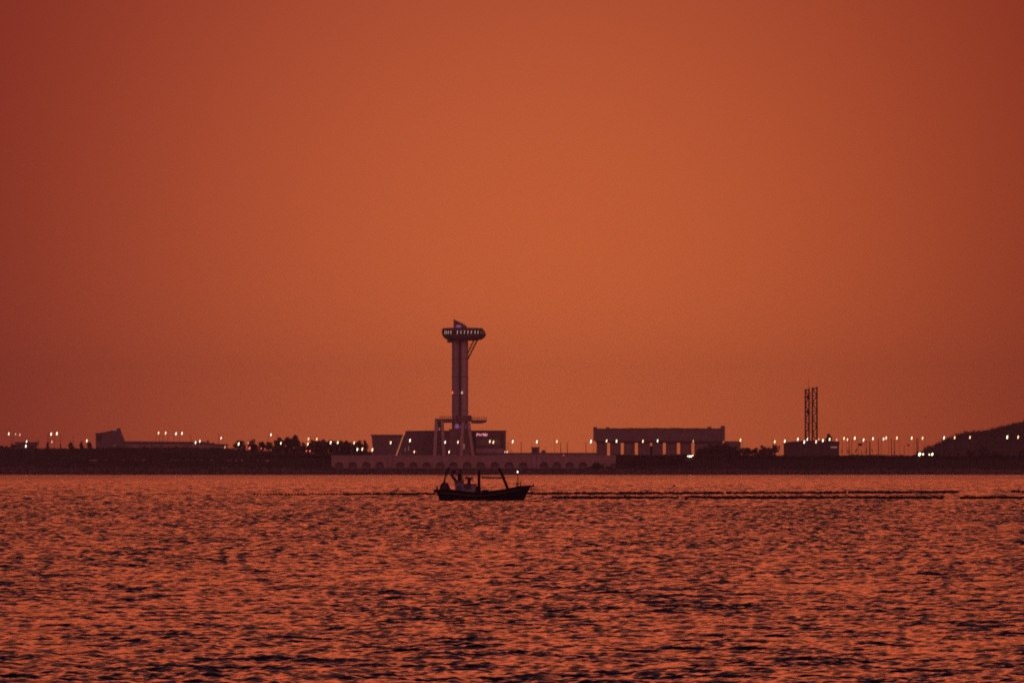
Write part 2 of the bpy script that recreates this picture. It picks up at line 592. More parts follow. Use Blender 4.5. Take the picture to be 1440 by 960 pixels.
# ------------------------------------------------------------------ trees (unit meshes scaled per tree)
def crown_proto(i, kind):
    rng = np.random.default_rng(100 + i)
    cs, rs = [], []
    if kind == 'round':
        for _ in range(19):
            a = rng.uniform(0, 6.28); d = rng.uniform(0.05, 0.36); z = rng.uniform(0.08, 0.84)
            k = math.sqrt(max(0.1, 1 - ((z - 0.55) / 0.5) ** 2))
            cs.append((d * k * math.cos(a) * 1.1, d * k * math.sin(a) * 1.1, z))
            r = rng.uniform(0.13, 0.22); rs.append((r, r, r * 0.85))
        n, s = 1300, 0.056
    elif kind == 'cone':
        for j in range(9):
            z = 0.22 + 0.08 * j; r = 0.42 * (1 - j / 10)
            cs.append((rng.normal(0, 0.03), rng.normal(0, 0.03), z)); rs.append((r, r, 0.09))
        n, s = 500, 0.055
    else:                                   # thin sapling
        for _ in range(5):
            cs.append((rng.normal(0, 0.14), rng.normal(0, 0.14), rng.uniform(0.45, 0.85)))
            r = rng.uniform(0.12, 0.22); rs.append((r, r, r))
        n, s = 150, 0.05
    return leaf_mesh('crown_' + kind, leaf_cloud(cs, rs, n, s, rng), M['leaf_dark'] if i % 2 else M['leaf'])


def trunk_proto(i):
    rng = random.Random(i)
    mb = MB()
    mb.tube([(0, 0, -0.06), (0.01, 0, 0.2), (0.0, 0.01, 0.42), (0.02, 0, 0.72)], [0.045, 0.036, 0.028, 0.008], 6)
    for _ in range(6):
        z = rng.uniform(0.28, 0.55); a = rng.uniform(0, 6.28); l = rng.uniform(0.18, 0.34)
        mb.beam((0, 0, z), (l * math.cos(a), l * math.sin(a), z + l * 0.8), 0.016, 0.005, 5)
    return mb.mesh('trunk', M['bark'])


CROWNS = {k: [crown_proto(i + 10 * j, k) for i in range(4)] for j, k in enumerate(('round', 'cone', 'sapling'))}
TRUNKS = [trunk_proto(i) for i in range(3)]
tree_n = 0


def tree(px, top, w, base, kind, label, group, Y=None, cat='tree', name=None, stemw=1.0):
    global tree_n
    tree_n += 1
    Y = Y or 4146 + (tree_n * 7) % 11
    x = WX(px, Y)
    zb = WZ(base + (2.5 if kind == 'round' else 0.5), Y)
    h = WZ(top, Y) - zb
    wd = w * Y / F * (1.35 if kind == 'round' else 1.0)
    nm = name or {'round': 'broadleaf_tree', 'cone': 'conical_tree', 'sapling': 'sapling'}[kind]
    t = thing(nm, (x, Y, zb), label, cat, group)
    rz = random.uniform(0, 6.28)
    link('crown', CROWNS[kind][tree_n % 4], t, scale=(wd, wd, h), rot=(0, 0, rz))
    link('trunk', TRUNKS[tree_n % 3], t, scale=(wd * 0.6 * stemw, wd * 0.6 * stemw, h), rot=(0, 0, rz))
    return t


g = 'small trees at the left edge of the shore'
for i, (px, top, w, kind) in enumerate([(2, 625, 9, 'round'), (11, 626, 8, 'round'), (17, 622.5, 10, 'round'), (53.5, 615.5, 6, 'sapling'),
                                        (67, 619, 8, 'cone'), (84.5, 622.5, 6, 'sapling'), (100.5, 620, 9, 'round'), (115.5, 619.5, 7, 'round'), (126, 619.5, 6, 'round')]):
    tree(px, top, w, 633, kind, f'{ORD[i]} dark tree from the left edge, left of the wedge roofed building', g)
g = 'trees between the long low building and the slant ended centre'
for i, (px, top, w, b) in enumerate([(335.5, 618, 15, 635), (344, 626, 9, 636), (357, 616, 15, 637), (369, 618, 10, 637), (378, 620, 10, 637),
                                     (387, 616.5, 13, 638), (395, 613, 15, 638), (404, 611.5, 15, 638), (412, 610, 14, 638),
                                     (420, 615, 11, 638), (427, 620, 9, 639)]):
    tree(px, top, w, b, 'round', f'{ORD[i]} rounded tree from the left in the clump right of the long low building', g)
g = 'hedge of trees beside the slant ended centre'
for i, (px, top, w) in enumerate([(438, 619, 10), (443.5, 617, 11), (450, 616, 12), (457, 615.5, 11), (464, 616.5, 11), (471, 617, 11), (478, 616, 11),
                                  (485, 617, 11), (492, 618.5, 10), (498, 620, 9), (504.5, 616, 9), (512, 616.5, 7), (519, 633, 9)]):
    tree(px, top + 0.6, w * 1.45, 642, 'round', f'{ORD[i]} tree from the left in the hedge ending at the slant ended centre', g)
g = 'trees between the columned hall and the mast building'
for i, (px, top, w) in enumerate([(984, 629, 13), (992, 625, 14), (1000, 622, 15), (1009, 621, 15), (1018, 622.5, 14), (1026, 625, 14), (1035, 626, 13),
                                  (1045, 627.5, 13), (1055, 628.5, 12), (1064, 627.5, 12), (1073, 624.5, 12), (1081, 627, 11), (1089, 624, 9)]):
    tree(px, top, w, 643, 'round', f'{ORD[i]} tree from the left in the clump between columned hall and mast building', g)
tree(1096, 624, 6, 641, 'sapling', 'thin see-through sapling just left of the mast building', None)
tree(1164, 608.5, 11, 625, 'round', 'round topped tree standing behind the roof of the mast building', None, Y=4262, stemw=0.7)
g = 'saplings among the lamp posts on the right'
for i, (px, top, w, b) in enumerate([(1183.5, 631, 4, 641), (1192, 629, 4, 641), (1195, 634, 3, 641), (1203.5, 628, 4, 641), (1212, 634, 3.5, 641),
                                     (1218.5, 629, 5, 641), (1226.5, 630, 4, 641), (1258, 630.5, 3, 641)]):
    tree(px, top, w, b, 'sapling', f'{ORD[i]} thin sapling from the left among posts right of the mast building', g)
g = 'dark trees in front of the hill'
for (px, top, w, b, l) in [(1319, 635.5, 9, 644, 'small dark bush left of the others in front of the wooded hill'),
                           (1365, 631.5, 12, 644, 'medium dark tree left of the largest tree before the wooded hill'),
                           (1385, 624.5, 19, 645, 'largest dark tree in front of the wooded hill'),
                           (1398, 633, 16, 645, 'low dark tree right of the largest tree before the wooded hill'),
                           (1439, 629.5, 11, 645, 'dark tree at the right edge of the picture before the hill')]:
    tree(px, top, w, b, 'round', l, g, Y=4136)
g = 'bushes on the bank below the columned hall'
for i, px in enumerate([838, 853, 868, 882, 895, 908, 921, 934, 947, 960]):
    top = [651, 649, 645.5, 643.5, 642.5, 643, 642.5, 643, 643.5, 642][i]
    tree(px, top, 22, top + 13, 'round', f'{ORD[i]} bush from the left on the bank below the columned hall', g, Y=4119 + (i % 3), cat='bush', name='bush')


# ------------------------------------------------------------------ arched sea wall with road on top
def arched_wall():
    Yf, Yb = 4119.0, 4127.0
    s = Yf / F
    t = thing('arched_sea_wall', (WX(666, Yf), Yf, 3.0), 'long concrete sea wall with a row of shallow arches along the water', 'sea wall')
    ztop = WZ(641.2, Yf)
    zbot = 2.8
    centres = [477, 496, 515, 534, 563, 581.5, 600, 619, 637.5, 657, 676, 696, 716, 735.5, 765, 783, 801, 820, 838.5]
    hw = 6.1
    zsp, zcrown, zsill = WZ(654.5, Yf), WZ(649.6, Yf), WZ(657.4, Yf)
    wall = MB()
    edges = [ARCH0] + [v for c in centres for v in (c - hw, c + hw)] + [ARCH1]
    for i in range(0, len(edges), 2):
        wall.box(WX(edges[i], Yf), WX(edges[i + 1], Yf), Yf, Yf + 2.6, zbot, ztop)
    for c in centres:
        x0, x1 = WX(c - hw, Yf), WX(c + hw, Yf)
        wall.box(x0, x1, Yf, Yf + 2.6, zbot, zsill)
        K = 12
        xs = [x0 + (x1 - x0) * k / K for k in range(K + 1)]
        zs = [zsp + (zcrown - zsp) * math.sqrt(max(0, 1 - ((x - (x0 + x1) / 2) / ((x1 - x0) / 2)) ** 2)) for x in xs]
        for k in range(K):
            wall.prism([(xs[k], zs[k]), (xs[k + 1], zs[k + 1]), (xs[k + 1], ztop), (xs[k], ztop)], Yf, Yf + 2.6)
    wall.build('wall', M['concrete'], t)
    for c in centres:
        MB().box(WX(c - hw - 0.3, Yf), WX(c + hw + 0.3, Yf), Yf + 2.62, Yf + 2.9, zsill - 0.3, zcrown + 0.4).build('niche', M['cladding'], t)  # recess shade put into a darker back colour
    MB().box(WX(ARCH0, Yf), WX(ARCH1, Yf), Yf - 0.5, Yf + 3.2, ztop + 0.004, ztop + 0.45).build('coping', M['concrete_pale'], t)
    MB().box(WX(ARCH0, Yf), WX(ARCH1, Yf), Yf - 1.2, Yf - 0.003, zbot - 1.0, WZ(659.0, Yf)).build('footing', M['concrete'], t)
    for px in (548.5, 751):
        MB().box(WX(px - 2.6, Yf), WX(px + 2.6, Yf), Yf - 1.0, Yf - 0.52, zbot - 0.5, ztop + 0.9).build('pier', M['concrete'], t)
    # road behind the wall
    road = MB().box(WX(300, 4135), WX(1440, 4135), 4128.5, 4136, 10.902, 10.93)
    tag(road.build('road', M['asphalt']), 'dark asphalt road running along the top of the sea wall', kind='structure')
    # parapet between the centre and the hall
    p = thing('parapet', (WX(755, 4138), 4138, 10.9), 'dark low parapet between the slant ended centre and the columned hall', 'parapet')
    x0, x1 = WX(708, 4138), WX(842, 4138)
    MB().box(x0, x1, 4138, 4138.5, 10.8, WZ(636.9, 4138)).build('wall', M['concrete_dark'], p)
    MB().box(x0 - 0.2, x1 + 0.2, 4137.85, 4138.65, WZ(636.9, 4138) + 0.003, WZ(636.3, 4138)).build('coping', M['concrete_dark'], p)


arched_wall()

# kiosk in the middle of the wall
t = thing('kiosk', (WX(753, 4141), 4141, 10.9), 'small dark kiosk on the sea wall between the tower and columned hall', 'kiosk')
MB().box(WX(747.5, 4141), WX(758, 4141), 4141, 4145, 10.8, WZ(630, 4141)).build('wall', M['cladding'], t)
MB().box(WX(746.8, 4141), WX(758.8, 4141), 4140.4, 4145.6, WZ(630, 4141) + 0.003, WZ(628.3, 4141)).build('roof', M['concrete_dark'], t)
MB().box(WX(750, 4141), WX(755.5, 4141), 4140.93, 4140.997, WZ(635, 4141), WZ(631.5, 4141)).build('window', M['glass'], t)
MB().beam((WX(747.9, 4141), 4143, WZ(628.3, 4141)), (WX(747.9, 4141), 4143, WZ(623.5, 4141)), 0.07).build('aerial', M['steel'], t)
t = thing('ramp', (WX(765, 4142), 4142, 10.9), 'small dark stepped ramp beside the kiosk on the sea wall', 'ramp')
MB().prism([(WX(760.2, 4142), 10.8), (WX(768, 4142), 10.8), (WX(767.5, 4142), WZ(633.6, 4142)), (WX(763.5, 4142), WZ(632.2, 4142)), (WX(761, 4142), WZ(635, 4142))], 4142, 4145).build('slab', M['concrete_dark'], t)
MB().beam((WX(766.8, 4142), 4142.2, 12), (WX(766.8, 4142), 4142.2, WZ(627, 4142)), 0.08).build('post', M['steel'], t)


# ------------------------------------------------------------------ observation tower
def tower():
    Y = 4200.0
    s = Y / F
    X = lambda p: WX(p, Y)
    Z = lambda p: WZ(p, Y)
    base = 10.6
    t = thing('observation_tower', (X(648), Y, base), 'tall observation tower with a saucer shaped top deck and splayed legs', 'tower')
    zt = Z(476.5)
    for c, r, mm in ((641.2, 5.7, M['cladding_mid']), (652.6, 5.4, M['cladding_lit'])):
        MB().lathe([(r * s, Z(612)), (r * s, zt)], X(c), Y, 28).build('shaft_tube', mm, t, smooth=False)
    MB().box(X(645.9), X(648.1), Y - 1.75, Y + 1.6, Z(612), zt).build('groove_shade', M['steel'], t)  # dark slab added as the shade of the groove between the tubes
    MB().box(X(656.6), X(658.3), Y - 0.6, Y + 0.6, Z(600), Z(480)).build('cable_duct', M['steel'], t)
    for py in (505, 530, 556, 578):
        m = MB()
        for c, r in ((641.2, 5.85), (652.6, 5.55)):
            m.lathe([(r * s, Z(py)), (r * s, Z(py - 0.9))], X(c), Y, 28)
        m.build('band', M['cladding'], t)
    # saucer
    cx = X(652.8)
    k = 26.0 * s
    prof = [(21.5, 478.2), (25, 477.2), (28.2, 475), (30.3, 471.8), (31.0, 469.6)]
    bowl = MB().lathe([(r * s, Z(p)) for r, p in prof], cx, Y, 56)
    bowl.build('deck_bowl', M['cladding'], t, smooth=False)
    MB().lathe([(30.2 * s, Z(469.6) + .003), (30.4 * s, Z(467)), (29.9 * s, Z(464.6))], cx - 0.5, Y, 56).build('window_band', M['glass'], t)
    MB().lathe([(29.9 * s, Z(464.6) + .003), (29.2 * s, Z(463.0)), (27.6 * s, Z(461.4)), (20 * s, Z(460.9)), (0.5 * s, Z(460.6))], cx - 0.9, Y, 56).build('roof', M['cladding'], t)
    rr = 30.45 * s
    for px in (625.6, 627.6, 630.5, 634.3, 643.4, 648.4, 653.3, 658.2, 663.0, 668.1, 672.4, 676.6, 679.3):
        sn = (X(px) - (cx - 0.5)) / rr
        for sg in (-1, 1):
            a = math.asin(max(-0.985, min(0.985, sn)))
            w = MB().box(-0.13 if abs(sn) < 0.8 else -0.09, 0.13 if abs(sn) < 0.8 else 0.09, -0.06, 0.06, -0.95, 0.95)
            o = link('lit_window', w.mesh('lit_window', M['window_lit'] if sn < 0.72 and abs(sn) < 0.9 else M['window_faint']), t)
            o.location = (cx - 0.5 + rr * math.sin(a) - X(648), sg * rr * math.cos(a), Z(467.6) - base)
            o.rotation_euler = (0, math.radians(7), a if sg < 0 else -a)
    # open terrace rail on the right lip
    m = MB()
    for px in (680.5, 682.3, 684.0):
        m.beam((X(px), Y - 0.8, Z(470)), (X(px), Y - 0.8, Z(466.4)), 0.07, n=5)
    m.build('terrace_rail', M['steel'], t)
    # wedge fin on the roof
    MB().prism([(X(637.8), Z(460.9)), (X(656.6), Z(460.9)), (X(656.3), Z(458.6)), (X(650), Z(454.6)), (X(639), Z(449.3)), (X(637.8), Z(449.0))], Y - 3.0, Y + 3.0).build('roof_fin', M['cladding'], t)
    MB().prism([(X(641), Z(460.2)), (X(648.5), Z(460.2)), (X(648), Z(457.4)), (X(642.5), Z(456.8))], Y - 3.08, Y - 3.003).build('violet_glow_patch', M['violet'], t)  # glowing patch in place of purple light falling on the fin
    for px, p0, p1 in ((650.5, 455.6, 452.6), (653.3, 457.2, 453.2), (656, 459, 456.2)):
        MB().beam((X(px), Y, Z(p0)), (X(px), Y, Z(p1)), 0.09, 0.04, 5).build('aerial', M['steel'], t)
    MB().box(X(628.8), X(636.4), Y - 2.5, Y + 2.5, Z(481.6), Z(476.9)).build('under_deck_box', M['cladding'], t)
    # raking struts under the right of the saucer
    for (a, b, c, d, r) in ((671.6, 477.6, 657.6, 505.5, 0.40), (666.6, 477.8, 657.4, 497.0, 0.34)):
        MB().beam((X(a), Y - 1.0, Z(b)), (X(c), Y - 0.6, Z(d)), r).build('raking_strut', M['steel'], t)
    m = MB()
    for k2 in range(5):
        f = 0.05 + 0.18 * k2
        p = Vector((X(671.6), Y - 1.0, Z(477.6))).lerp(Vector((X(657.6), Y - 0.6, Z(505.5))), f)
        m.beam(p, (X(658.2), Y - 0.6, p.z), 0.13, n=5)
        m.beam(p, (p.x - 1.7, Y - 0.6, p.z + 2.4), 0.13, n=5)
    m.build('strut_bracing', M['galv'], t)
    for px in (636.2, 649.6):
        MB().ball((X(px), Y - 2.6, Z(552)), 0.28, 0.28, 0.75).build('aviation_light', M['lamp_red'] if px < 640 else M['lamp_dim'], t)
    # lower viewing deck
    MB().prism([(X(611.6), Z(588.6)), (X(637), Z(588.6)), (X(637), Z(594.0)), (X(618), Z(594.4)), (X(611.6), Z(592.8))], Y - 5, Y + 5).build('lower_deck', M['cladding'], t)
    MB().prism([(X(662.6), Z(590.4)), (X(684.4), Z(590.4)), (X(684.2), Z(593.4)), (X(676), Z(595.4)), (X(662.6), Z(595.2))], Y - 5, Y + 5).build('lower_deck', M['cladding'], t)
    MB().lathe([(11.6 * s, Z(592.5)), (11.8 * s, Z(590)), (11.8 * s, Z(584.6)), (11.3 * s, Z(583.8))], X(651.6), Y, 36).build('collar', M['concrete_dark'], t)
    for x0, x1, pd, pt in ((618.5, 636, 588.5, 584.2), (664, 684, 590.3, 585.6)):
        n = 7 if x0 < 640 else 9
        for yy in (Y - 4.8, Y + 4.8):
            m = MB()
            for i in range(n):
                px = x0 + (x1 - x0) * i / (n - 1)
                m.beam((X(px), yy, Z(pd)), (X(px) + 0.25, yy, Z(pt)), 0.12, n=5)
            m.beam((X(x0), yy, Z(pd - 2.2)), (X(x1), yy, Z(pd - 2.2)), 0.06, n=5)
            m.build('railing', M['galv'], t)
    # splayed legs
    for top, bot in (((613.6, 591), (611.4, 641)), ((622.0, 591), (624.4, 641)), ((651.0, 593), (648.5, 641)), ((659.2, 593), (665.2, 641))):
        w0, w1 = 2.0, 2.3
        q0 = [(X(top[0] - w0), Z(top[1])), (X(top[0] + w0), Z(top[1])), (X(bot[0] + w1), Z(bot[1])), (X(bot[0] - w1), Z(bot[1]))]
        MB().prism(q0[::-1], Y - 6.5, Y - 4.2).build('leg', M['concrete_pale'], t)  # light on the legs put into a paler concrete
    MB().box(X(615.4), X(620.4), Y - 3.6, Y + 3.6, base - 0.3, Z(594)).build('stair_shaft', M['cladding'], t)
    MB().ball((X(618), Y - 3.8, Z(603)), 0.38, 0.2, 0.75).build('deck_lamp', M['window_faint'], t)
    MB().box(X(631.5), X(661), Y - 4.0, Y + 6, base - 0.3, Z(603)).build('podium', M['concrete_dark'], t)
    MB().box(X(625.5), X(632), Y - 3.0, Y + 5, base - 0.3, Z(607.5)).build('podium_step', M['cladding'], t)
    m = MB().box(X(640.2), X(645.4), Y - 2.75, Y - 2.55, Z(602), Z(596.4))
    m.build('violet_glow_patch', M['violet'], t)  # these glowing patches stand in for purple uplight on the shaft base
    MB().box(X(646.5), X(648.4), Y - 2.55, Y - 2.4, Z(602), Z(597)).build('violet_glow_patch', M['violet_dim'], t)
    MB().box(X(654.7), X(656.0), Y - 2.75, Y - 2.62, Z(602), Z(596)).build('violet_glow_patch', M['violet_dim'], t)
    MB().box(X(651.8), X(653.3), Y - 4.09, Y - 4.004, Z(631), Z(624)).build('doorway', M['window_faint'], t)


tower()


# ------------------------------------------------------------------ visitor centre with the slant end
def centre():
    Y = 4216.0
    X = lambda p: WX(p, Y)
    Z = lambda p: WZ(p, Y)
    t = thing('visitor_centre', (X(620), Y, 10.6), 'long flat roofed visitor centre with slanted ends behind the tall tower', 'visitor centre')
    MB().prism([(X(525.2), 10.5), (X(565), 10.5), (X(567.5), Z(612.4)), (X(522.4), Z(612.4))], Y, Y + 26).build('left_wing', M['cladding'], t)
    MB().prism([(X(521.6), Z(612.3)), (X(567.4), Z(612.3)), (X(567.4), Z(610.8)), (X(521.0), Z(610.8))], Y - 0.6, Y + 26.5).build('left_roof', M['concrete_dark'], t)
    MB().prism([(X(558.6), 10.5), (X(711.4), 10.5), (X(711.4), Z(606.5)), (X(570.4), Z(606.5))], Y + 0.4, Y + 30).build('main_wing', M['cladding'], t)
    MB().prism([(X(569.6), Z(606.4)), (X(712), Z(606.4)), (X(712), Z(604.9)), (X(594), Z(605.2)), (X(570.4), Z(605.6))], Y - 0.3, Y + 30.5).build('main_roof', M['concrete_dark'], t)
    MB().prism([(X(556.6), Z(640)), (X(557.9), Z(640)), (X(569.4), Z(607.4)), (X(568.3), Z(607.4))], Y - 0.75, Y - 0.35).build('glowing_edge_strip', M['strip'], t)
    MB().prism([(X(669), Z(636.5)), (X(708), Z(636.5)), (X(708), Z(630.5)), (X(669), Z(630.5))], Y + 0.2, Y + 0.397).build('lit_panel_band', M['concrete_pale'], t)  # dim light of the glass band put into a pale colour
    MB().prism([(X(669.5), Z(625.2)), (X(703), Z(625.2)), (X(703), Z(617.4)), (X(669.5), Z(617.4))], Y + 0.25, Y + 0.396).build('upper_panel_band', M['concrete'], t)
    MB().box(X(666), X(669), Y - 0.8, Y + 0.39, 10.5, Z(607)).build('wall_rib', M['steel'], t)
    MB().box(X(704.5), X(707.5), Y - 0.1, Y + 0.39, Z(630), Z(609)).build('wall_rib', M['steel'], t)
    MB().box(X(569.5), X(570.2), Y + 0.28, Y + 0.395, Z(634), Z(629.5)).build('window', M['window_faint'], t)
    MB().box(X(574.3), X(575.0), Y + 0.28, Y + 0.395, Z(633), Z(627)).build('window', M['window_faint'], t)
    # the small lit sign: strokes as they read at this distance
    sx0, sx1, z0, z1 = 669.6, 685.6, 612.9, 608.6
    def U(u): return X(sx0 + (sx1 - sx0) * u / 100)
    def V(v): return Z(z0 + (z1 - z0) * v / 100)
    strokes = [((4, -8), (7, 80)), ((7, 80), (15, 92)), ((15, 92), (17, 60)), ((17, 60), (8, 40)), ((21, 55), (27, 20)), ((27, 20), (31, 80)), ((24, 45), (33, 45)),
               ((35, 10), (37, 62)), ((45, 10), (47, 80)), ((55, 50), (66, 50)), ((56, 50), (62, 95)), ((64, 8), (66, 92)), ((70, 15), (72, 70)), ((72, 70), (78, 65)),
               ((78, 65), (78, 15)), ((70, 15), (78, 15)), ((83, 10), (85, 100)), ((85, 50), (90, 42)), ((90, 42), (89, 12)), ((83, 10), (89, 12)), ((96, 8), (98, 80))]
    m = MB()
    for (a, b), (c, d) in strokes:
        m.beam((U(a), Y + 0.22, V(b)), (U(c), Y + 0.22, V(d)), 0.12, n=6)
    m.build('lit_sign', M['sign'], t)


centre()


# ------------------------------------------------------------------ columned hall (gantry hall)
def hall():
    Y = 4205.0
    X = lambda p: WX(p, Y)
    Z = lambda p: WZ(p, Y)
    t = thing('columned_hall', (X(927), Y, 10.6), 'long dark hall raised on thick columns with bright gaps between them', 'hall')
    MB().box(X(838.5), X(1016), Y, Y + 16, Z(622.3), Z(603.4)).build('upper_hall', M['concrete_dark'], t)
    # lumpy roof edge
    pts = [(838, 603.4)]
    for i in range(41):
        px = 838 + 178 * i / 40
        pts.append((px, 602.2 - 0.7 * math.sin((px - 838) / 178 * math.pi) + 0.25 * math.sin(px * 0.55) + 0.2 * math.sin(px * 0.21)))
    pts.append((1016, 603.4))
    MB().prism([(X(a), Z(b) + 0.003) for a, b in pts][::-1], Y - 0.3, Y + 16.3).build('roof', M['cladding'], t)
    for x0, x1, top, bot in ((834.8, 839.4, 600.0, 619.5), (1014.6, 1019.4, 598.6, 619.5)):
        MB().box(X(x0), X(x1), Y - 0.5, Y + 16.5, Z(bot), Z(top)).build('end_pier', M['concrete_dark'], t)
    for x0, x1, top in ((852.6, 857.2, 600.4), (995.5, 1000.5, 599.8)):
        MB().box(X(x0), X(x1), Y + 2, Y + 12, Z(602), Z(top)).build('roof_vent', M['concrete_dark'], t)
    MB().prism([(X(836), Z(619.5)), (X(1017), Z(619.5)), (X(1015), Z(622.4)), (X(839), Z(622.4))][::-1], Y - 0.7, Y - 0.003).build('crane_beam', M['steel'], t)
    gaps = [(853.8, 858.2), (873.0, 877.7), (892.8, 897.6), (914.0, 918.0), (932.2, 937.0), (952.0, 957.2), (972.4, 977.4)]
    ed = [839.2] + [v for gp in gaps for v in gp] + [1019.5]
    for i in range(0, len(ed), 2):
        MB().box(X(ed[i]), X(ed[i + 1]), Y + 0.5, Y + 14, 10.5, Z(622.4) + 0.0).build('column', M['concrete_dark'], t)
    MB().box(X(914.0), X(918.0), Y + 6, Y + 8, 10.5, Z(626.5)).build('equipment_box', M['cladding'], t)
    MB().box(X(918), X(972), Y - 0.1, Y + 0.497, 10.5, Z(638.5)).build('plinth', M['concrete'], t)
    MB().box(X(1019.6), X(1041.5), Y + 1, Y + 14, 10.5, Z(620.0)).build('annex', M['concrete_dark'], t)


hall()


# ------------------------------------------------------------------ mast building and lattice masts
def mast_building():
    Y = 4225.0
    X = lambda p: WX(p, Y)
    Z = lambda p: WZ(p, Y)
    t = thing('mast_building', (X(1142), Y, 10.6), 'low dark block with a gently arched roof beneath two lattice masts', 'building')
    MB().box(X(1104), X(1180), Y, Y + 22, 10.5, Z(623.6)).build('wall', M['cladding_dark'], t)
    n = 24
    pts = [(1103.2 + 77.6 * i / n, 622.3 - 3.4 * math.sin(math.pi * (0.05 + 0.8 * i / n))) for i in range(n + 1)]
    MB().prism(([(X(1103.2), Z(623.6) + .003)] + [(X(a), Z(b)) for a, b in pts] + [(X(1180.8), Z(623.6) + .003)])[::-1], Y - 0.4, Y + 22.4).build('roof', M['cladding_dark'], t)
    MB().box(X(1168), X(1177), Y - 0.06, Y - 0.003, Z(629.5), Z(627.5)).build('window', M['window_faint'], t)
    MB().box(X(1107), X(1118), Y - 0.06, Y - 0.003, Z(629), Z(627)).build('window', M['glass'], t)

    def mast(x0, x1, top, label, dishes, whip):
        Ym = 4240.0
        XX = lambda p: WX(p, Ym)
        ZZ = lambda p: WZ(p, Ym)
        c = (x0 + x1) / 2
        zb = 10.6
        r = thing('lattice_mast', (XX(c), Ym, zb), label, 'mast', 'lattice masts on the mast building')
        a0, a1 = XX(x0), XX(x1)
        hd = (a1 - a0) / 2
        zt = ZZ(top)
        for sx in (a0, a1):
            for sy in (-hd, hd):
                MB().beam((sx, Ym + sy, zb), (sx, Ym + sy, zt + (0.8 if sx == a1 else 0.0)), 0.46, 0.42, 6).build('leg', M['steel'], r)
        m = MB()
        nb = 9
        for i in range(nb):
            z0, z1 = zb + (zt - zb) * i / nb, zb + (zt - zb) * (i + 1) / nb
            for sy in (-hd, hd):
                m.beam((a0, Ym + sy, z1), (a1, Ym + sy, z1), 0.24, n=5)
                p, q_ = ((a0, z0), (a1, z1)) if i % 2 else ((a1, z0), (a0, z1))
                m.beam((p[0], Ym + sy, p[1]), (q_[0], Ym + sy, q_[1]), 0.26, n=5)
            for sx in (a0, a1):
                m.beam((sx, Ym - hd, z1), (sx, Ym + hd, z1), 0.1, n=5)
                m.beam((sx, Ym - hd, z0), (sx, Ym + hd, z1), 0.1, n=5)
        m.build('bracing', M['steel'], r)
        for dx, dp in dishes:
            MB().lathe([(0.4, ZZ(dp) - 1.1), (0.95, ZZ(dp) - 0.6), (1.05, ZZ(dp)), (0.95, ZZ(dp) + 0.6), (0.4, ZZ(dp) + 1.1)], XX(dx), Ym - hd - 0.5, 14).build('dish', M['steel'], r)
        if whip:
            MB().beam((XX(whip[0]), Ym, zt - 1), (XX(whip[0]), Ym, ZZ(whip[1])), 0.13, 0.05, 6).build('whip_aerial', M['steel'], r)
        if not whip:
            m = MB()
            for py in (552, 566, 580, 594, 607):
                m.beam((XX(x0), Ym, ZZ(py)), (XX(x0 - 4.6), Ym, ZZ(py)), 0.16, n=5)
            m.beam((XX(x0 - 2.6), Ym, ZZ(552)), (XX(x0 - 2.6), Ym, ZZ(607)), 0.10, n=5)
            m.build('link_gangway', M['steel'], r)
        m = MB()
        for px in (x0 - 0.9, x1 + 0.2):
            m.beam((XX(px), Ym - hd, ZZ(top + 2.6)), (XX(px), Ym - hd, ZZ(top - 1.6)), 0.16, n=6)
        m.beam((XX(x0 - 1.4), Ym - hd, ZZ(top + 1)), (XX(x1 + 0.6), Ym - hd, ZZ(top + 1)), 0.12, n=5)
        m.build('panel_aerials', M['steel'], r)
        return r
    mast(1132.6, 1137.6, 547.8, 'left lattice mast with a whip aerial and two dishes, above the mast building', ((1136.5, 558.2), (1136.2, 578.5)), (1137.3, 528.5))
    mast(1142.6, 1148.8, 545.5, 'right lattice mast without dishes, above the mast building', (), None)


mast_building()


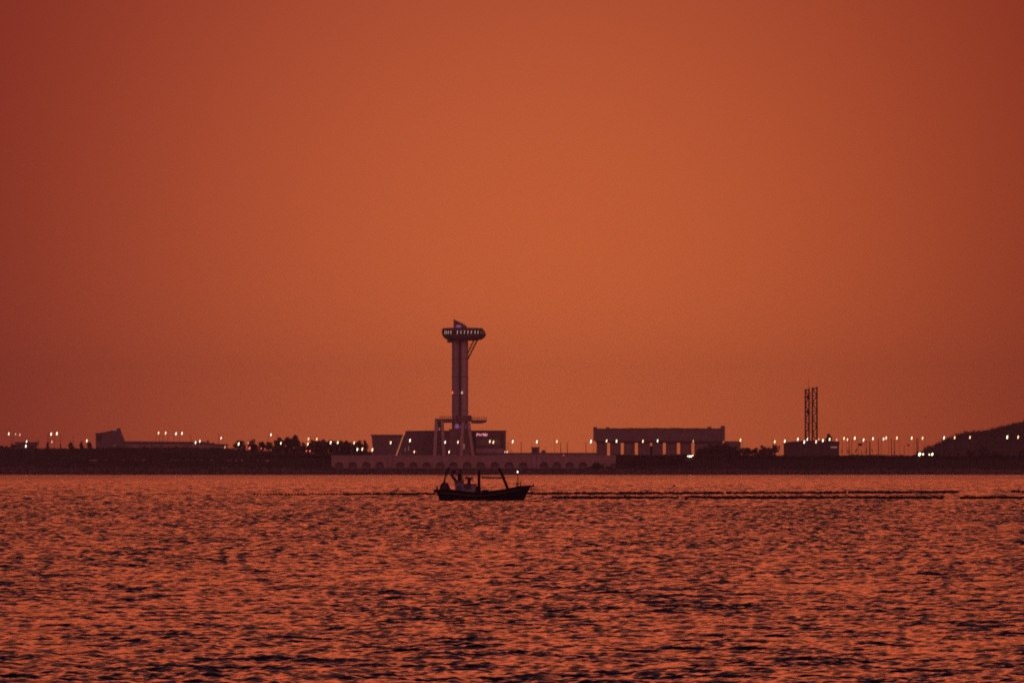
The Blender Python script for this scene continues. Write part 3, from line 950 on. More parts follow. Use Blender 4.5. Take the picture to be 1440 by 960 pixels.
# ------------------------------------------------------------------ buildings on the left
def left_buildings():
    Y = 4175.0
    X = lambda p: WX(p, Y)
    Z = lambda p: WZ(p, Y)
    zb = WZ(632, Y)
    t = thing('low_building', (X(36), Y, zb), 'small flat roofed dark building near the left edge of the shore', 'building')
    MB().box(X(21.5), X(49.6), Y, Y + 14, zb - 3, Z(622.6)).build('wall', M['cladding'], t)
    MB().box(X(20.8), X(50.2), Y - 0.4, Y + 14.4, Z(622.6) + .003, Z(621.2)).build('roof', M['concrete_dark'], t)
    MB().box(X(41), X(47.5), Y - 0.05, Y - 0.003, Z(630), Z(626)).build('door', M['steel'], t)
    MB().box(X(25), X(32), Y - 0.05, Y - 0.003, Z(628), Z(625.5)).build('window', M['glass'], t)

    t = thing('wedge_roofed_building', (X(154), Y, zb), 'dark block with a rising wedge shaped roof and a slanted right end', 'building')
    MB().prism([(X(134.6), zb - 3), (X(176), zb - 3), (X(174), Z(621)), (X(167.4), Z(604.4)), (X(158), Z(606.2)), (X(146), Z(608.9)), (X(134.6), Z(610.6))], Y, Y + 18).build('wall', M['cladding'], t)
    MB().prism([(X(134.2), Z(610.5)), (X(146), Z(608.8)), (X(158), Z(606.1)), (X(167.2), Z(604.3)), (X(167.2), Z(601.8)), (X(164), Z(602.6)), (X(158), Z(604.8)), (X(146), Z(607.4)), (X(134.2), Z(609.0))], Y - 0.4, Y + 18.4).build('roof', M['concrete_dark'], t)
    for px in (160.2, 162.8):
        MB().ball((X(px), Y - 0.6, Z(604.2)), 0.3, 0.3, 0.5).build('roof_lamp', M['window_faint'], t)
    MB().box(X(160.6), X(161.6), Y - 0.08, Y - 0.003, Z(626.4), Z(625.2)).build('window', M['window_faint'], t)
    MB().box(X(136), X(143), Y - 0.05, Y - 0.003, Z(620), Z(611.5)).build('dark_panel', M['glass'], t)

    t = thing('long_low_building', (X(248), Y, zb), 'long low building with a flat dark roof right of the wedge roofed block', 'building')
    MB().box(X(174.6), X(283.9), Y + 2, Y + 20, zb - 3, Z(622.6)).build('wall', M['concrete'], t)
    MB().prism([(X(174), Z(622.5)), (X(284), Z(622.5)), (X(305), Z(624.6)), (X(319.5), Z(625.9)), (X(319.5), Z(624.3)), (X(305), Z(623.8)), (X(285), Z(620.9)), (X(174), Z(620.0))], Y + 0.5, Y + 21).build('roof', M['cladding'], t)
    MB().prism([(X(284), zb), (X(318), zb), (X(318), Z(625.8)), (X(305), Z(624.5)), (X(284), Z(622.5))], Y + 1.9, Y + 19).build('end_wall', M['concrete'], t)
    MB().box(X(290.2), X(293), Y + 5, Y + 8, Z(623), Z(618.8)).build('chimney', M['concrete_dark'], t)
    MB().box(X(298.5), X(300), Y + 5, Y + 7, Z(623.6), Z(621)).build('roof_vent', M['concrete_dark'], t)
    for px in (196, 202, 212, 224, 246, 262, 284, 301):
        MB().box(X(px), X(px + 3.2), Y + 1.94, Y + 1.997, Z(628.6), Z(626.4)).build('window', M['glass'], t)

    g = 'pale low strips in a row on the left bank'
    segs = [(126, 137), (146, 151), (171, 180), (190, 193), (200, 206), (238, 253), (262, 286), (296, 300), (320, 326), (331, 334), (339, 342), (362, 364), (374, 379)]
    for i, (a, b) in enumerate(segs):  # pale slabs with a thin cap, broken into short strips
        Yw = 4121.0
        x0, x1 = WX(a, Yw), WX(b, Yw)
        z0 = WZ(648.6, Yw)
        w = thing('pale_strip', ((x0 + x1) / 2, Yw, z0), f'{ORD[i]} pale low strip from the left, along the dark bank below the buildings', 'low wall', g)
        MB().box(x0, x1, Yw - 2.2, Yw - 1.4, z0 - 1.5, WZ(646.6, Yw)).build('wall', M['concrete_pale'], w)
        MB().box(x0 - .1, x1 + .1, Yw - 2.3, Yw - 1.3, WZ(646.6, Yw) + .003, WZ(646.2, Yw)).build('coping', M['concrete_pale'], w)


left_buildings()


# ------------------------------------------------------------------ lamps
POLE = MB().tube([(0, 0, 0), (0, 0, 0.04), (0, 0, 0.041), (0, 0, 1)], [0.22, 0.2, 0.11, 0.06], 7).mesh('pole', M['galv'])
ARM = MB().tube([(0, 0, -0.5), (0.25, 0, 0.15), (0.8, 0, 0.45), (1.35, 0, 0.5)], [0.06, 0.05, 0.045, 0.04], 6).mesh('arm', M['galv'])
HOOD = MB().prism([(-0.55, 0.0), (0.55, 0.0), (0.42, 0.16), (-0.3, 0.2)], -0.22, 0.22).mesh('hood', M['galv'])
def lantern_mesh(mat):
    m = MB().ball((0, 0, 0), 0.5, 0.5, 1.0, 12, 8)
    return m.mesh('lantern', mat, smooth=True)
LANT = {k: lantern_mesh(M[k]) for k in ('lamp', 'lamp_warm', 'lamp_pale', 'lamp_dim', 'lamp_red')}


def lamp(px, py, label, group, size=1.0, mat='lamp', Y=4143.0, base=640.5, side=1):
    zl = WZ(py, Y)
    zb = WZ(base, Y)
    arm = 1.35 * side
    xl = WX(px, Y)
    t = thing('street_lamp', (xl - arm, Y, zb), label, 'street lamp', group)
    link('pole', POLE, t, scale=(1.0, 1.0, zl - zb + 1.0))
    link('arm', ARM, t, loc=(0, 0, zl - zb + 0.95), scale=(side, 1, 1))
    h = link('lamp_head', HOOD, t, loc=(arm, 0, zl - zb + 0.8))
    l = link('lantern', LANT[mat], h, loc=(0, 0, -0.8), scale=(0.52 * (0.3 + 0.7 * size), 0.55, 0.88 * (0.35 + 0.65 * size)), rot=(0, math.radians(9), 0))
    return t


ROWS = [
    ('left of the wedge roofed building', 632, [(12.5, 609.5, 1, 0), (22, 610, .6, 1), (28, 611, .8, 1), (36.5, 627, 1, 0), (37.5, 620.3, .8, 0),
                                                (72, 610, 1, 0), (73, 621, .75, 1), (80, 609.3, 1.25, 0), (122, 619.5, .95, 0)]),
    ('above the long low building', 632, [(223, 608.5, 1, 0), (233, 608.5, 1, 0), (247.5, 609.5, 1.15, 0), (256, 609, 1, 0),
                                          (275, 622, .9, 0), (281, 620, .9, 0), (311, 615.8, .8, 0), (316.5, 628.5, .8, 1)]),
    ('in the trees right of the long low building', 636, [(335.7, 623.8, 1.2, 0), (349, 622.8, .6, 1), (381, 611, .95, 0), (395, 623, .8, 0), (433, 624, 1.1, 0), (433.8, 616.8, .95, 0)]),
    ('beside the hedge at the slant ended centre', 641, [(445.5, 617, .85, 0), (465, 622, 1.2, 0), (475, 622, .95, 0), (498, 622.3, 1, 0), (502.5, 631.5, 1.25, 0),
                                                         (509.5, 631, 1.25, 0), (523.7, 632, .95, 0)]),
    ('in front of the slant ended centre', 641, [(549.5, 622, 1.2, 0), (576.5, 619, 1.2, 0), (582.6, 635, .75, 0), (626, 621.5, 1, 0), (631.5, 635.3, .75, 0), (644, 621.3, 1.05, 0),
                                                 (688.8, 620.3, 1.1, 0), (693.8, 621.3, 1.1, 0), (710, 635.3, .75, 1), (713.3, 635.3, .85, 0)]),
    ('between the slant ended centre and columned hall', 641, [(721, 620.4, 1.2, 0), (755, 620.8, 1.1, 0), (783, 620.4, 1.0, 0), (831, 620.4, 1.5, 0)]),
    ('under the columned hall', 641, [(853, 619.6, 1.1, 0), (867, 620, 1.05, 0), (904, 620.2, 1.1, 0), (924.7, 619.5, 1.1, 0), (974.8, 620, .75, 1), (1041.2, 618.5, 1.1, 0)]),
    ('at the mast building', 641, [(1089.5, 620.6, 1.1, 0), (1103.5, 620, 1.2, 0), (1122, 617.3, 1.05, 0), (1131, 621, 1.3, 0), (1135.3, 617.4, .9, 0), (1147.6, 620.8, 1.2, 0),
                                   (1151.2, 617.4, .75, 1), (1157.2, 619, 1.1, 0), (1166.5, 617.4, 1.0, 0), (1176.5, 618, .75, 1)]),
    ('among the posts right of the mast building', 642, [(1186.9, 616, 1.15, 0), (1191.6, 617.8, .8, 0), (1202, 615.7, 1.1, 0), (1214.3, 618.3, 1, 0), (1227.5, 616.4, 1, 0),
                                                         (1242.5, 617, 1, 0), (1246.2, 615.4, 1.1, 0), (1261.2, 615.5, 1.05, 0), (1282, 615.7, .95, 0), (1297.4, 615.7, 1.05, 0)]),
    ('in front of the wooded hill', 643, [(1327.5, 615.2, 1.3, 0), (1342.4, 615.2, .95, 0), (1364, 614.8, .95, 0), (1416.4, 614.3, 1.45, 0), (1431.7, 614.3, 1.1, 0)]),
]
for where, base, pts in ROWS:
    for i, (px, py, sz, dim) in enumerate(sorted(pts)):
        lamp(px, py, f'{ORD[i]} lit street lamp from the left {where}', 'lit street lamps along the shore road', sz, 'lamp_dim' if dim else ('lamp', 'lamp_warm', 'lamp_pale', 'lamp_warm', 'lamp')[int(px * 7) % 5],
             base=base, side=1 if (i + int(px)) % 2 else -1, Y=4141.0 + (i % 4) * 0.7)

# low clusters of floodlights on short stands
def floodlight(px, py, heads, label, mat='lamp', size=1.0, Y=4131.0, name='floodlight', cat='floodlight', group=None):
    zl = WZ(py, Y)
    zb = ground_z(WX(px, Y), Y)
    t = thing(name, (WX(px, Y), Y, zb), label, cat, group)
    MB().beam((WX(px, Y), Y, zb - 0.2), (WX(px, Y), Y, max(zl - 0.3, zb + 0.3)), 0.12, 0.08, 6).build('post', M['galv'], t)
    for (dx, dy, s) in heads:
        l = link('lamp_head', LANT[mat], t, loc=(dx * Y / F, -0.2, zl - zb - dy * Y / F), scale=(0.85 * s * size, 0.5, 0.6 * s * size), rot=(0, math.radians(14), 0))
    return t


g = 'low floodlights on the shore road'
floodlight(552, 642.6, ((-1.6, 0.5, 1.25), (0.6, -0.2, 1.1), (1.6, 1.0, 0.7), (2.8, -1.4, 0.6)), 'bright cluster of low lamps at the foot of the glowing slanted strip', group=g)
floodlight(530.5, 643.4, ((-1.7, 0, 0.75),(2.4, 0.6, 0.5)), 'pair of small lamps on the wall below the slant ended centre', group=g)
floodlight(970.5, 641, ((-3.2, 0, 0.6), (-0.8, 0.2, 0.9), (1.3, 0.3, 0.9), (3.6, -0.8, 0.65)), 'bright flickering cluster of low lamps at the right columns of the hall', group=g)
floodlight(1293, 638.6, ((0, 0, 1.6), (0.9, -1.2, 1.0)), 'largest low lamp at the foot of the wooded hill', group=g)
floodlight(1298, 638.4, ((0, 0, 0.9),), 'small low lamp just right of the largest low lamp', group=g)
floodlight(1306.8, 638.6, ((0, 0.2, 0.8),), 'left lamp of the low pair under the wooded hill slope', group=g)
floodlight(1310.8, 638.6, ((0, 0, 1.2), (0.7, -1.2, .6)), 'right lamp of the low pair under the wooded hill slope', group=g)
g = 'red lights along the shore'  # car tail lights among these, built as red lamps on added posts
floodlight(792, 641, ((-1.1, 0.8, 0.8), (0.4, -0.4, 0.9), (1.6, 0.4, 0.6)), 'cluster of red lamps on the sea wall left of the columned hall', 'lamp_red', name='red_light', cat='red light', group=g)
floodlight(757, 641, ((0, 0, 0.75),), 'single red lamp on the sea wall below the kiosk', 'lamp_red', name='red_light', cat='red light', group=g)
floodlight(351, 630, ((0, 0, 1.1), (0.4, -1, .5)), 'brightest red lamp below the tree clump at left', 'lamp_red', name='red_light', cat='red light', group=g)
floodlight(367.5, 630.2, ((0, 0, 0.7),), 'faint red lamp right of the brightest one below the tree clump', 'lamp_red', name='red_light', cat='red light', group=g)
floodlight(431, 633.8, ((0, 0, 0.7), (5, 0, 0.8)), 'pair of faint red lamps between the tree clump and the hedge', 'lamp_red', name='red_light', cat='red light', group=g)
floodlight(776, 642.5, ((0, 0, 0.6),), 'dim orange lamp on the sea wall right of the kiosk', 'lamp_dim', name='wall_lamp', cat='wall lamp')
floodlight(726, 643, ((0, 0, 0.55),), 'dim orange lamp on the sea wall right of the slant ended centre', 'lamp_dim', name='wall_lamp', cat='wall lamp')
floodlight(845, 642.3, ((-1.5, 0, 0.5), (1.2, 0, 0.6)), 'dim orange lamp pair at the left foot of the columned hall', 'lamp_dim', name='wall_lamp', cat='wall lamp')

# dark unlit posts
DPOLE = MB().tube([(0, 0, 0), (0, 0, 0.03), (0, 0, 0.031), (0, 0, 1)], [0.34, 0.3, 0.2, 0.14], 7).mesh('pole', M['steel'])
CROSS = MB().beam((-0.55, 0, 0), (0.55, 0, 0), 0.08, n=6).mesh('cross_arm', M['steel'])
def post(px, top, label, group, w=1.0, base=641.5, Y=4144.0, cross=True):
    zb = WZ(base, Y)
    h = WZ(top, Y) - zb
    t = thing('dark_post', (WX(px, Y), Y, zb), label, 'post', group)
    link('pole', DPOLE, t, scale=(w, w, h))
    if cross: link('cross_arm', CROSS, t, loc=(0, 0, h * 0.985))
    return t


for i, (px, top, w) in enumerate([(1184.6, 618, .6), (1193.8, 618, .8), (1197.8, 618, 1), (1218, 620, 1.1), (1222.8, 621, 1.7), (1235.2, 617, 1.3), (1253.5, 617, 1.4), (1257.6, 619, 1.2),
                                  (1271.3, 627, .9), (1289.2, 616, 1.4), (1291, 616, 1.2)]):
    post(px, top, f'{ORD[i]} dark unlit post from the left in the row right of the mast building', 'dark unlit posts on the right', w)
for i, (px, top, w) in enumerate([(714.2, 622, .9), (719.8, 633, .7), (733, 622, 1.1), (788.5, 622, 1.1), (797.8, 622, 1.1), (824, 621, 1.0)]):
    post(px, top, f'{ORD[i]} dark unlit post from the left between slant ended centre and columned hall', 'dark unlit posts before the columned hall', w)
for i, (px, top, b) in enumerate([(67.3, 611, 631), (85, 611, 632), (103, 613, 631), (224.6, 612, 632), (229, 611.5, 632), (268.5, 612, 632), (307.5, 610, 632), (390.2, 610.5, 620)]):
    post(px, top, f'{ORD[i]} thin dark post from the left among the trees and roofs at left', 'thin dark posts at left', 0.65, base=b, Y=4152)
Y = 4144.0
t = thing('road_sign', (WX(1207.3, Y), Y, WZ(641.5, Y)), 'dark rectangular sign board on a post right of the mast building', 'sign')
link('post', DPOLE, t, scale=(0.8, 0.8, WZ(622.6, Y) - WZ(641.5, Y)))
b = MB().box(WX(1206.6, Y), WX(1212.6, Y), Y - 0.3, Y - 0.2, WZ(626.6, Y), WZ(622.8, Y)).build('board', M['steel'], t)
t = thing('flag_post', (WX(1277.5, Y), Y, WZ(641.5, Y)), 'thin post topped by a small dark disc left of the wooded hill', 'post')
link('pole', POLE, t, scale=(0.6, 0.6, WZ(625.8, Y) - WZ(641.5, Y)))
MB().prism([(WX(1277.2, Y) + 0.65 * math.cos(a), WZ(625.4, Y) + 0.62 * math.sin(a)) for a in [k * math.pi / 7 for k in range(14)]], Y - 0.26, Y - 0.15).build('disc', M['steel'], t)
# gantry wire between two posts
m = MB().beam((WX(1215, Y), Y + 1, WZ(620.4, Y)), (WX(1223, Y), Y + 1, WZ(620.9, Y)), 0.09, n=5)
t = thing('cross_bar', (WX(1219, Y), Y + 1, WZ(641.5, Y)), 'thin dark bar on stilts linking two posts right of the mast building', 'gantry')
m.build('beam', M['steel'], t)
for px in (1215.2, 1222.6):
    MB().beam((WX(px, Y), Y + 1, WZ(641.5, Y)), (WX(px, Y), Y + 1, WZ(620.4, Y)), 0.09, n=5).build('post', M['steel'], t)


# ------------------------------------------------------------------ fishing boat
def boat():
    Yb = 803.0
    U = 0.125 * Yb / F                       # metres per unit of the enlarged photo crop
    x0w = WX(677.5, Yb)
    def bx(c): return x0w + (c - 700) * U
    def bz(c): return (515 - c) * U
    t = thing('fishing_boat', (x0w, Yb, 0.0), 'small dark fishing boat with a slanted boom and a lit bow lamp', 'boat')
    # hull loft: deck line, bottom line, half beam
    st = [  # crop x at deck, crop x at keel, deck height crop y, half beam deck, half beam bottom
        (165, 226, 394, 1.05, 0.75), (230, 262, 391, 1.25, 0.95), (340, 350, 392, 1.42, 1.12), (450, 450, 408, 1.52, 1.22), (560, 560, 420, 1.58, 1.28), (660, 660, 424, 1.6, 1.28),
        (760, 755, 416, 1.58, 1.2), (870, 850, 402, 1.5, 1.05), (980, 940, 386, 1.35, 0.8), (1080, 1030, 364, 1.08, 0.48), (1160, 1095, 352, 0.72, 0.22), (1215, 1130, 349, 0.4, 0.08), (1252, 1146, 348, 0.1, 0.02)]
    secs = [(0.0, 0.0), (0.0, 0.55), (0.06, 0.92), (0.3, 1.0), (0.65, 1.0), (1.0, 1.0)]    # (height fraction, width weight)
    zk = -0.55
    vs, fs = [], []
    ring = len(secs) * 2 - 1
    for cd, ck, cy, hbd, hbb in st:
        zd = bz(cy)
        pts = []
        for fz, fw in secs:
            z = zk + (zd - zk) * fz
            xf = fz ** (1.0 if cd > 900 else 0.8)
            if cd < 300: xf = 0.0 if fz < 0.55 else (fz - 0.55) / 0.45
            x = bx(ck) + (bx(cd) - bx(ck)) * xf
            hb = (hbb + (hbd - hbb) * fz) * fw
            pts.append((x, hb, z))
        full = [(x, Yb - h, z) for x, h, z in pts[::-1]] + [(x, Yb + h, z) for x, h, z in pts[1:]]
        vs += full
    n = len(st)
    for i in range(n - 1):
        for j in range(ring - 1):
            fs.append((i * ring + j, i * ring + j + 1, (i + 1) * ring + j + 1, (i + 1) * ring + j))
        fs.append((i * ring, (i + 1) * ring, (i + 1) * ring + ring - 1, i * ring + ring - 1))   # deck, below the bulwark line
    fs.append(tuple(range(ring)))
    fs.append(tuple((n - 1) * ring + j for j in range(ring - 1, -1, -1)))
    MB().add(vs, fs).build('hull', M['hull'], t)
    # rubbing strake following the sheer, and bulwark rail
    for side in (-1, 1):
        m = MB(); m2 = MB()
        for i in range(1, n - 3):
            a, b = st[i], st[i + 1]
            m.beam((bx(a[0] * .9 + a[1] * .1), Yb + side * (a[3] + 0.02), bz(a[2] + 34)), (bx(b[0] * .9 + b[1] * .1), Yb + side * (b[3] + 0.02), bz(b[2] + 34)), 0.06, n=6)
        for i in range(0, n - 1):
            a, b = st[i], st[i + 1]
            m2.beam((bx(a[0]), Yb + side * (a[3] - 0.04), bz(a[2] - 3)), (bx(b[0]), Yb + side * (b[3] - 0.04), bz(b[2] - 3)), 0.07, n=6)
        m.build('rubbing_strake', M['strake'], t)
        m2.build('rail', M['hull'], t)
    MB().prism([(bx(1180), bz(358)), (bx(1230), bz(362)), (bx(1288), bz(356)), (bx(1290), bz(326)), (bx(1274), bz(326)), (bx(1270), bz(340)), (bx(1180), bz(346))], Yb - 0.16, Yb + 0.16).build('bowsprit', M['hull'], t)
    MB().box(bx(160), bx(178), Yb - 0.8, Yb + 0.8, bz(428), bz(386)).build('stern_platform', M['hull'], t)
    MB().box(bx(188), bx(206), Yb - 0.12, Yb + 0.12, bz(395), bz(352)).build('stern_post', M['rust'], t)
    # wheelhouse
    h = MB().prism([(bx(398), bz(432)), (bx(622), bz(436)), (bx(640), bz(330)), (bx(398), bz(328))], Yb - 0.95, Yb + 0.95).build('wheelhouse', M['house'], t)
    MB().prism([(bx(392), bz(329)), (bx(500), bz(329)), (bx(500), bz(288)), (bx(392), bz(284))], Yb - 0.85, Yb + 0.85).build('upper_cabin', M['house'], t)
    MB().prism([(bx(386), bz(283.5)), (bx(506), bz(287.5)), (bx(506), bz(279)), (bx(386), bz(275))], Yb - 0.98, Yb + 0.98).build('cabin_roof', M['rust'], t)
    MB().prism([(bx(500.5), bz(329.5)), (bx(652), bz(329.5)), (bx(652), bz(322)), (bx(500.5), bz(321))], Yb - 1.02, Yb + 1.02).build('wheelhouse_roof', M['rust'], t)
    for x0, x1, y0, y1 in ((503, 582, 380, 331),):
        MB().box(bx(x0), bx(x1), Yb - 1.0, Yb - 0.953, bz(y0), bz(y1)).build('window', M['glass'], t)
        MB().box(bx(x0), bx(x1), Yb + 0.953, Yb + 1.0, bz(y0), bz(y1)).build('window', M['glass'], t)
    for x0, x1 in ((410, 445), (455, 490)):
        MB().box(bx(x0), bx(x1), Yb - 0.89, Yb - 0.853, bz(318), bz(296)).build('window', M['glass'], t)
    MB().box(bx(420), bx(470), Yb - 0.985, Yb - 0.953, bz(428), bz(345)).build('door', M['strake'], t)
    MB().prism([(bx(606), bz(436)), (bx(694), bz(436)), (bx(690), bz(372)), (bx(640), bz(340))], Yb - 0.6, Yb + 0.6).build('winch_housing', M['rust'], t)
    # gear on the roof: radar mast with scanner, lights, exhaust pipe with cowl, gallows
    m = MB().beam((bx(440), Yb, bz(282)), (bx(447), Yb, bz(205)), 0.12, 0.09)
    m.beam((bx(464), Yb, bz(282)), (bx(466), Yb, bz(160)), 0.07, 0.05)
    m.beam((bx(430), Yb, bz(238)), (bx(486), Yb, bz(238)), 0.06)
    m.beam((bx(485), Yb, bz(240)), (bx(483), Yb, bz(203)), 0.04)
    m.beam((bx(430), Yb, bz(262)), (bx(492), Yb, bz(262)), 0.06)
    m.beam((bx(490), Yb, bz(285)), (bx(490), Yb, bz(250)), 0.05)
    m.build('radar_mast', M['rust'], t)
    MB().box(bx(424), bx(470), Yb - 0.5, Yb + 0.5, bz(232), bz(217)).build('radar_scanner', M['rust'], t, bevel=0.03)
    MB().ball((bx(466), Yb, bz(180)), 0.1, 0.1, 0.2).build('mast_light', M['rust'], t)
    MB().box(bx(428), bx(476), Yb - 0.3, Yb + 0.3, bz(278), bz(246)).build('roof_locker', M['rust'], t, bevel=0.03)
    MB().tube([(bx(402), Yb + 0.3, bz(284)), (bx(388), Yb + 0.3, bz(262)), (bx(366), Yb + 0.3, bz(238)), (bx(352), Yb + 0.3, bz(212))], [0.17, 0.15, 0.12, 0.09], 10).build('exhaust_pipe', M['rust'], t)
    c = MB().tube([(bx(372), Yb + 0.3, bz(240)), (bx(382), Yb + 0.3, bz(200))], [0.05, 0.05], 6)
    c.build('cowl_post', M['rust'], t)
    MB().ball((bx(383), Yb + 0.3, bz(186)), 0.25, 0.25, 0.17).build('cowl', M['rust'], t, smooth=True)
    m = MB().beam((bx(546), Yb, bz(322)), (bx(546), Yb, bz(258)), 0.09).beam((bx(566), Yb, bz(322)), (bx(566), Yb, bz(256)), 0.1)
    m.beam((bx(516), Yb, bz(252)), (bx(572), Yb, bz(262)), 0.1).beam((bx(518), Yb, bz(252)), (bx(520), Yb, bz(290)), 0.06)
    m.beam((bx(566), Yb, bz(290)), (bx(596), Yb, bz(236)), 0.09, 0.05).beam((bx(594), Yb, bz(250)), (bx(598), Yb, bz(300)), 0.05, 0.04)
    m.build('gallows', M['rust'], t)
    # mast amidships
    MB().tube([(bx(668), Yb, bz(432)), (bx(669), Yb, bz(240)), (bx(671), Yb, bz(180))], [0.18, 0.16, 0.13], 10).build('mast', M['rust'], t)
    MB().ball((bx(671), Yb, bz(178)), 0.13, 0.13, 0.12).build('mast_cap', M['rust'], t)
    MB().tube([(bx(680), Yb, bz(240)), (bx(800), Yb, bz(247)), (bx(930), Yb, bz(248)), (bx(1085), Yb, bz(241))], [0.022, 0.022, 0.022, 0.02], 6).build('stay_wire', M['rope'], t)
    mm = MB()
    for i in range(12):
        a = 700 + 22 * i
        mm.box(bx(a), bx(a + 21), Yb - 0.06, Yb + 0.06, bz(264 - 3 * math.sin(i * 1.3)), bz(245 + 1.5 * math.sin(i)))
    mm.build('furled_net', M['net'], t)
    for i, (a, b) in enumerate(((1000, 386), )):
        MB().tube([(bx(996), Yb, bz(388)), (bx(950), Yb, bz(272)), (bx(912), Yb, bz(182)), (bx(894), Yb, bz(150))], [0.165, 0.16, 0.15, 0.14], 10).build('boom', M['rust'], t)
    # hatch, net heap, stern pole
    MB().box(bx(700), bx(780), Yb - 0.7, Yb + 0.7, bz(440), bz(389)).build('hatch', M['rust'], t, bevel=0.03)
    heap = MB().ball((bx(282), Yb, bz(388)), 0.56, 0.9, 0.88, 20, 12)
    r_ = random.Random(3)
    heap.v = [(x + r_.uniform(-.04, .04), y + r_.uniform(-.05, .05), max(z, bz(396)) + r_.uniform(-.04, .04)) for x, y, z in heap.v]
    heap.build('net_heap', M['net'], t, smooth=True)
    m = MB().tube([(bx(276), Yb - 0.2, bz(330)), (bx(286), Yb - 0.2, bz(258)), (bx(312), Yb - 0.2, bz(186)), (bx(334), Yb - 0.2, bz(138))], [0.10, 0.095, 0.09, 0.075], 7)
    m.build('stern_pole', M['rust'], t)
    MB().ball((bx(305), Yb - 0.2, bz(190)), 0.15, 0.12, 0.2).ball((bx(324), Yb - 0.2, bz(164)), 0.12, 0.1, 0.24).build('furled_flag', M['net'], t)
    MB().tube([(bx(318), Yb + 0.2, bz(320)), (bx(338), Yb + 0.2, bz(386))], [0.08, 0.09], 7).build('stern_brace', M['rust'], t)
    # bow posts, lamp
    MB().beam((bx(1108), Yb, bz(356)), (bx(1105), Yb, bz(206)), 0.05, 0.04).build('lamp_post', M['rust'], t)
    l = MB().ball((bx(1103), Yb, bz(188)), 0.05, 0.05, 0.11).build('bow_lamp', M['lamp_white'], t)
    MB().box(bx(1094), bx(1114), Yb - 0.12, Yb + 0.12, bz(207), bz(203)).build('lamp_base', M['rust'], l)
    MB().ball((bx(1104), Yb, bz(168)), 0.05, 0.05, 0.06).build('lamp_cap', M['rust'], t)
    for a, top in ((1093, 296), (1137, 300)):
        MB().beam((bx(a), Yb, bz(356)), (bx(a), Yb, bz(top)), 0.06, 0.05).build('bitt', M['rust'], t)
    MB().beam((bx(1088), Yb, bz(318)), (bx(1144), Yb, bz(322)), 0.05).build('bitt_bar', M['rust'], t)
    MB().tube([(bx(1256), Yb, bz(352)), (bx(1259), Yb, bz(450)), (bx(1262), Yb - 0.5, -0.3)], [0.025, 0.022, 0.02], 6).build('anchor_line', M['rope'], t)


boat()

# ------------------------------------------------------------------ aquaculture float lines
FLOAT = MB().ball((0, 0, 0), 0.5, 0.5, 0.5, 10, 6).mesh('float', M['float'], smooth=True)
FLOATP = MB().ball((0, 0, 0), 0.5, 0.5, 0.5, 10, 6).mesh('float', M['floatp'], smooth=True)


def float_line(pxa, ya, pxb, yb, n, label, group, dense=0.0, size=0.3, pipe=0.06, pale=0.0):
    """from photo column pxa at distance ya to column pxb at distance yb"""
    xa, xb = WX(pxa, ya), WX(pxb, yb)
    t = thing('float_line', ((xa + xb) / 2, (ya + yb) / 2, 0), label, 'float line', group)
    lift = 0.05
    pts = []
    K = 40
    for i in range(K + 1):
        f = i / K
        pts.append((xa + (xb - xa) * f, ya + (yb - ya) * f + 0.5 * math.sin(f * 9 + pxa), 0.15 + lift + 0.03 * math.sin(f * 31)))
    MB().tube(pts, [pipe] * (K + 1), 6).build('rope' if pipe < 0.05 else 'floating_pipe', M['float'] if pipe >= 0.05 else M['rope'], t)
    r = random.Random(int(pxa))
    for i in range(n):
        f = (i + 0.5 + r.uniform(-0.25, 0.25)) / n
        s = size * r.uniform(0.75, 1.2)
        loc = (xa + (xb - xa) * f - t.location.x, ya + (yb - ya) * f + 0.5 * math.sin(f * 9 + pxa) - t.location.y, 0.16 + s * 0.2 + r.uniform(-.03, .05) + lift)
        link('float', FLOATP if r.random() < pale else FLOAT, t, loc=loc, scale=(s * (1 + dense), s, s))


g = 'lines of floats on the water by the boat'
float_line(352, 935, 480, 946, 30, 'dotted line of black floats farthest left of the fishing boat', g, size=0.26, pipe=0.03)
float_line(482, 946, 612, 958, 44, 'line of black floats running up to the stern of the fishing boat', g, size=0.28, pipe=0.05, dense=0.3)
float_line(742, 960, 1018, 985, 92, 'upper line of floats just right of the fishing boat bow', g, size=0.36, pipe=0.06, dense=0.2, pale=0.3)
float_line(1022, 985, 1190, 1002, 62, 'upper line of floats midway between the boat and the right edge', g, size=0.36, pipe=0.05, dense=0.2, pale=0.3)
float_line(1193, 1002, 1348, 1022, 56, 'upper line of floats that ends short of the right edge', g, size=0.40, pipe=0.08, dense=0.3, pale=0.3)
float_line(1422, 1040, 1490, 1045, 24, 'short upper line of floats leaving the right edge of the picture', g, size=0.38, pipe=0.05, pale=0.4)
float_line(776, 842, 954, 842, 44, 'solid dark lower float line nearest the fishing boat bow', g, size=0.26, pipe=0.15, dense=0.6)
float_line(963, 842, 1326, 842, 92, 'longest solid dark lower float line right of the boat', g, size=0.28, pipe=0.17, dense=0.6)
float_line(1350, 842, 1500, 842, 38, 'solid dark lower float line leaving the right edge of the picture', g, size=0.28, pipe=0.17, dense=0.6)


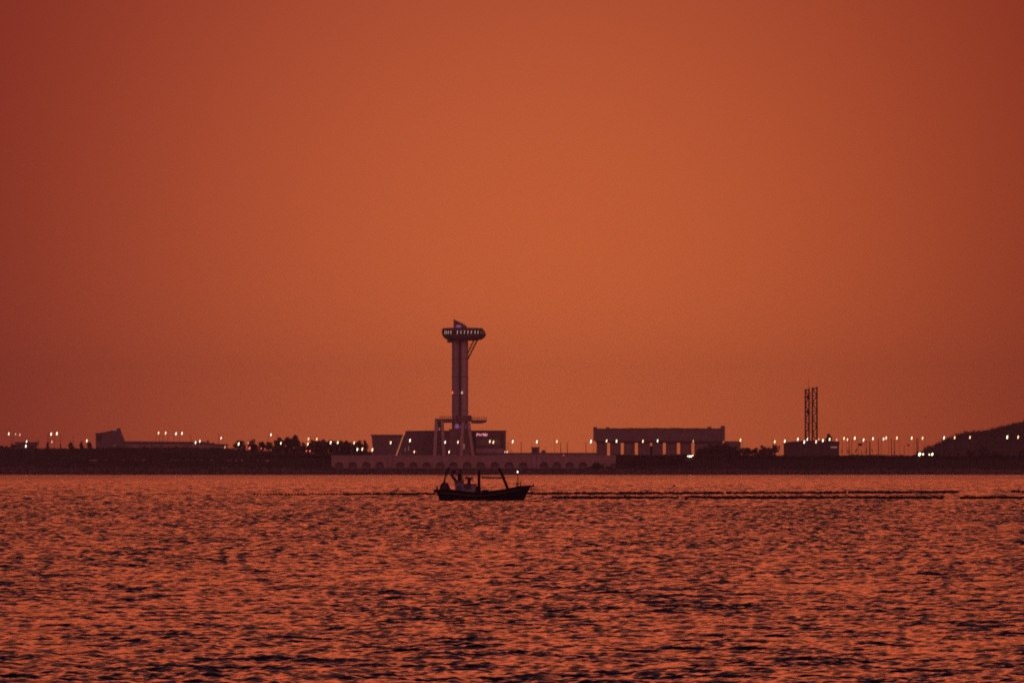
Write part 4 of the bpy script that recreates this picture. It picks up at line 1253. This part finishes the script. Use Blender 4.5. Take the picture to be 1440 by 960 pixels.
def buoy(px, py, r, label, flag=False):
    Y = CAM_Z * F / (py - HZ)
    x = WX(px, Y)
    t = thing('buoy', (x, Y, 0), label, 'buoy', 'buoys on the water')
    MB().lathe([(r * 0.5, -r), (r * 0.95, -r * 0.3), (r, 0.2 * r), (r * 0.6, r * 0.9), (r * 0.25, r * 1.15)], x, Y, 14).build('body', M['float'], t, smooth=True)
    m = MB().beam((x, Y, r), (x + (0.1 if flag else 0), Y, r * (4.2 if flag else 2.0)), 0.04, 0.03, 6)
    m.build('staff', M['rope'], t)
    if flag:
        MB().prism([(x + .08, r * 4.1), (x + 0.6, r * 3.7), (x + 0.07, r * 3.2)][::-1], Y - 0.03, Y + 0.03).build('flag', M['float'], t)


buoy(763.5, 700.5, 0.26, 'dark buoy close to the bow of the fishing boat')
buoy(557.5, 695, 0.22, 'dark buoy with a small flag left of the fishing boat stern', True)
buoy(948, 684.5, 0.36, 'small far buoy above the float lines right of the boat')
buoy(392, 695, 0.2, 'small flagged buoy among the dotted floats at left', True)

# gull far above the right shore
Yg = 2600.0
x, z = WX(1301, Yg), WZ(587, Yg)
t = thing('gull', (x, Yg, z), 'tiny dark gull flying above the lamp posts at right', 'bird')
b = MB().ball((x, Yg, z), 0.42, 0.12, 0.11, 10, 6).ball((x + 0.42, Yg, z + 0.05), 0.1, 0.08, 0.08, 8, 6)
for sg in (-1, 1):
    b.prismz([(x - 0.12, Yg), (x + 0.14, Yg), (x + 0.1, Yg + sg * 0.6), (x - 0.02, Yg + sg * 0.75)], z + 0.03, z + 0.06)
b.build('body', M['concrete_dark'], t, smooth=False)

# ------------------------------------------------------------------ haze
def make_haze():
    mb = MB().box(-2700, 2700, -300, 6750, -8, 100)
    o = mb.build('haze', M['steel'])
    m = bpy.data.materials.new('haze_air')
    m.use_nodes = True
    nt = m.node_tree
    nt.nodes.remove(nt.nodes['Principled BSDF'])
    v = nt.nodes.new('ShaderNodeVolumePrincipled')
    v.inputs['Color'].default_value = (0.98, 0.76, 0.80, 1)
    v.inputs['Density'].default_value = 7.6e-5
    v.inputs['Anisotropy'].default_value = 0.3
    v.inputs['Density Attribute'].default_value = ''
    v.inputs['Temperature'].default_value = 0
    out = nt.nodes['Material Output']
    nt.links.new(v.outputs[0], out.inputs['Volume'])
    o.data.materials.clear()
    o.data.materials.append(m)
    tag(o, 'thin dusk haze over the water and the far shore', 'haze', kind='stuff')


make_haze()

# ------------------------------------------------------------------ render settings
scene.render.engine = 'CYCLES'
scene.view_settings.view_transform = 'Standard'
scene.view_settings.look = 'None'
scene.view_settings.exposure = 0.0
scene.view_settings.gamma = 1.0
scene.view_settings.use_curve_mapping = False
scene.cycles.use_denoising = False
scene.cycles.filter_width = 1.9
scene.cycles.max_bounces = 6
scene.cycles.volume_bounces = 1
scene.cycles.sample_clamp_indirect = 1.0
scene.cycles.sample_clamp_direct = 0.0
scene.render.film_transparent = False
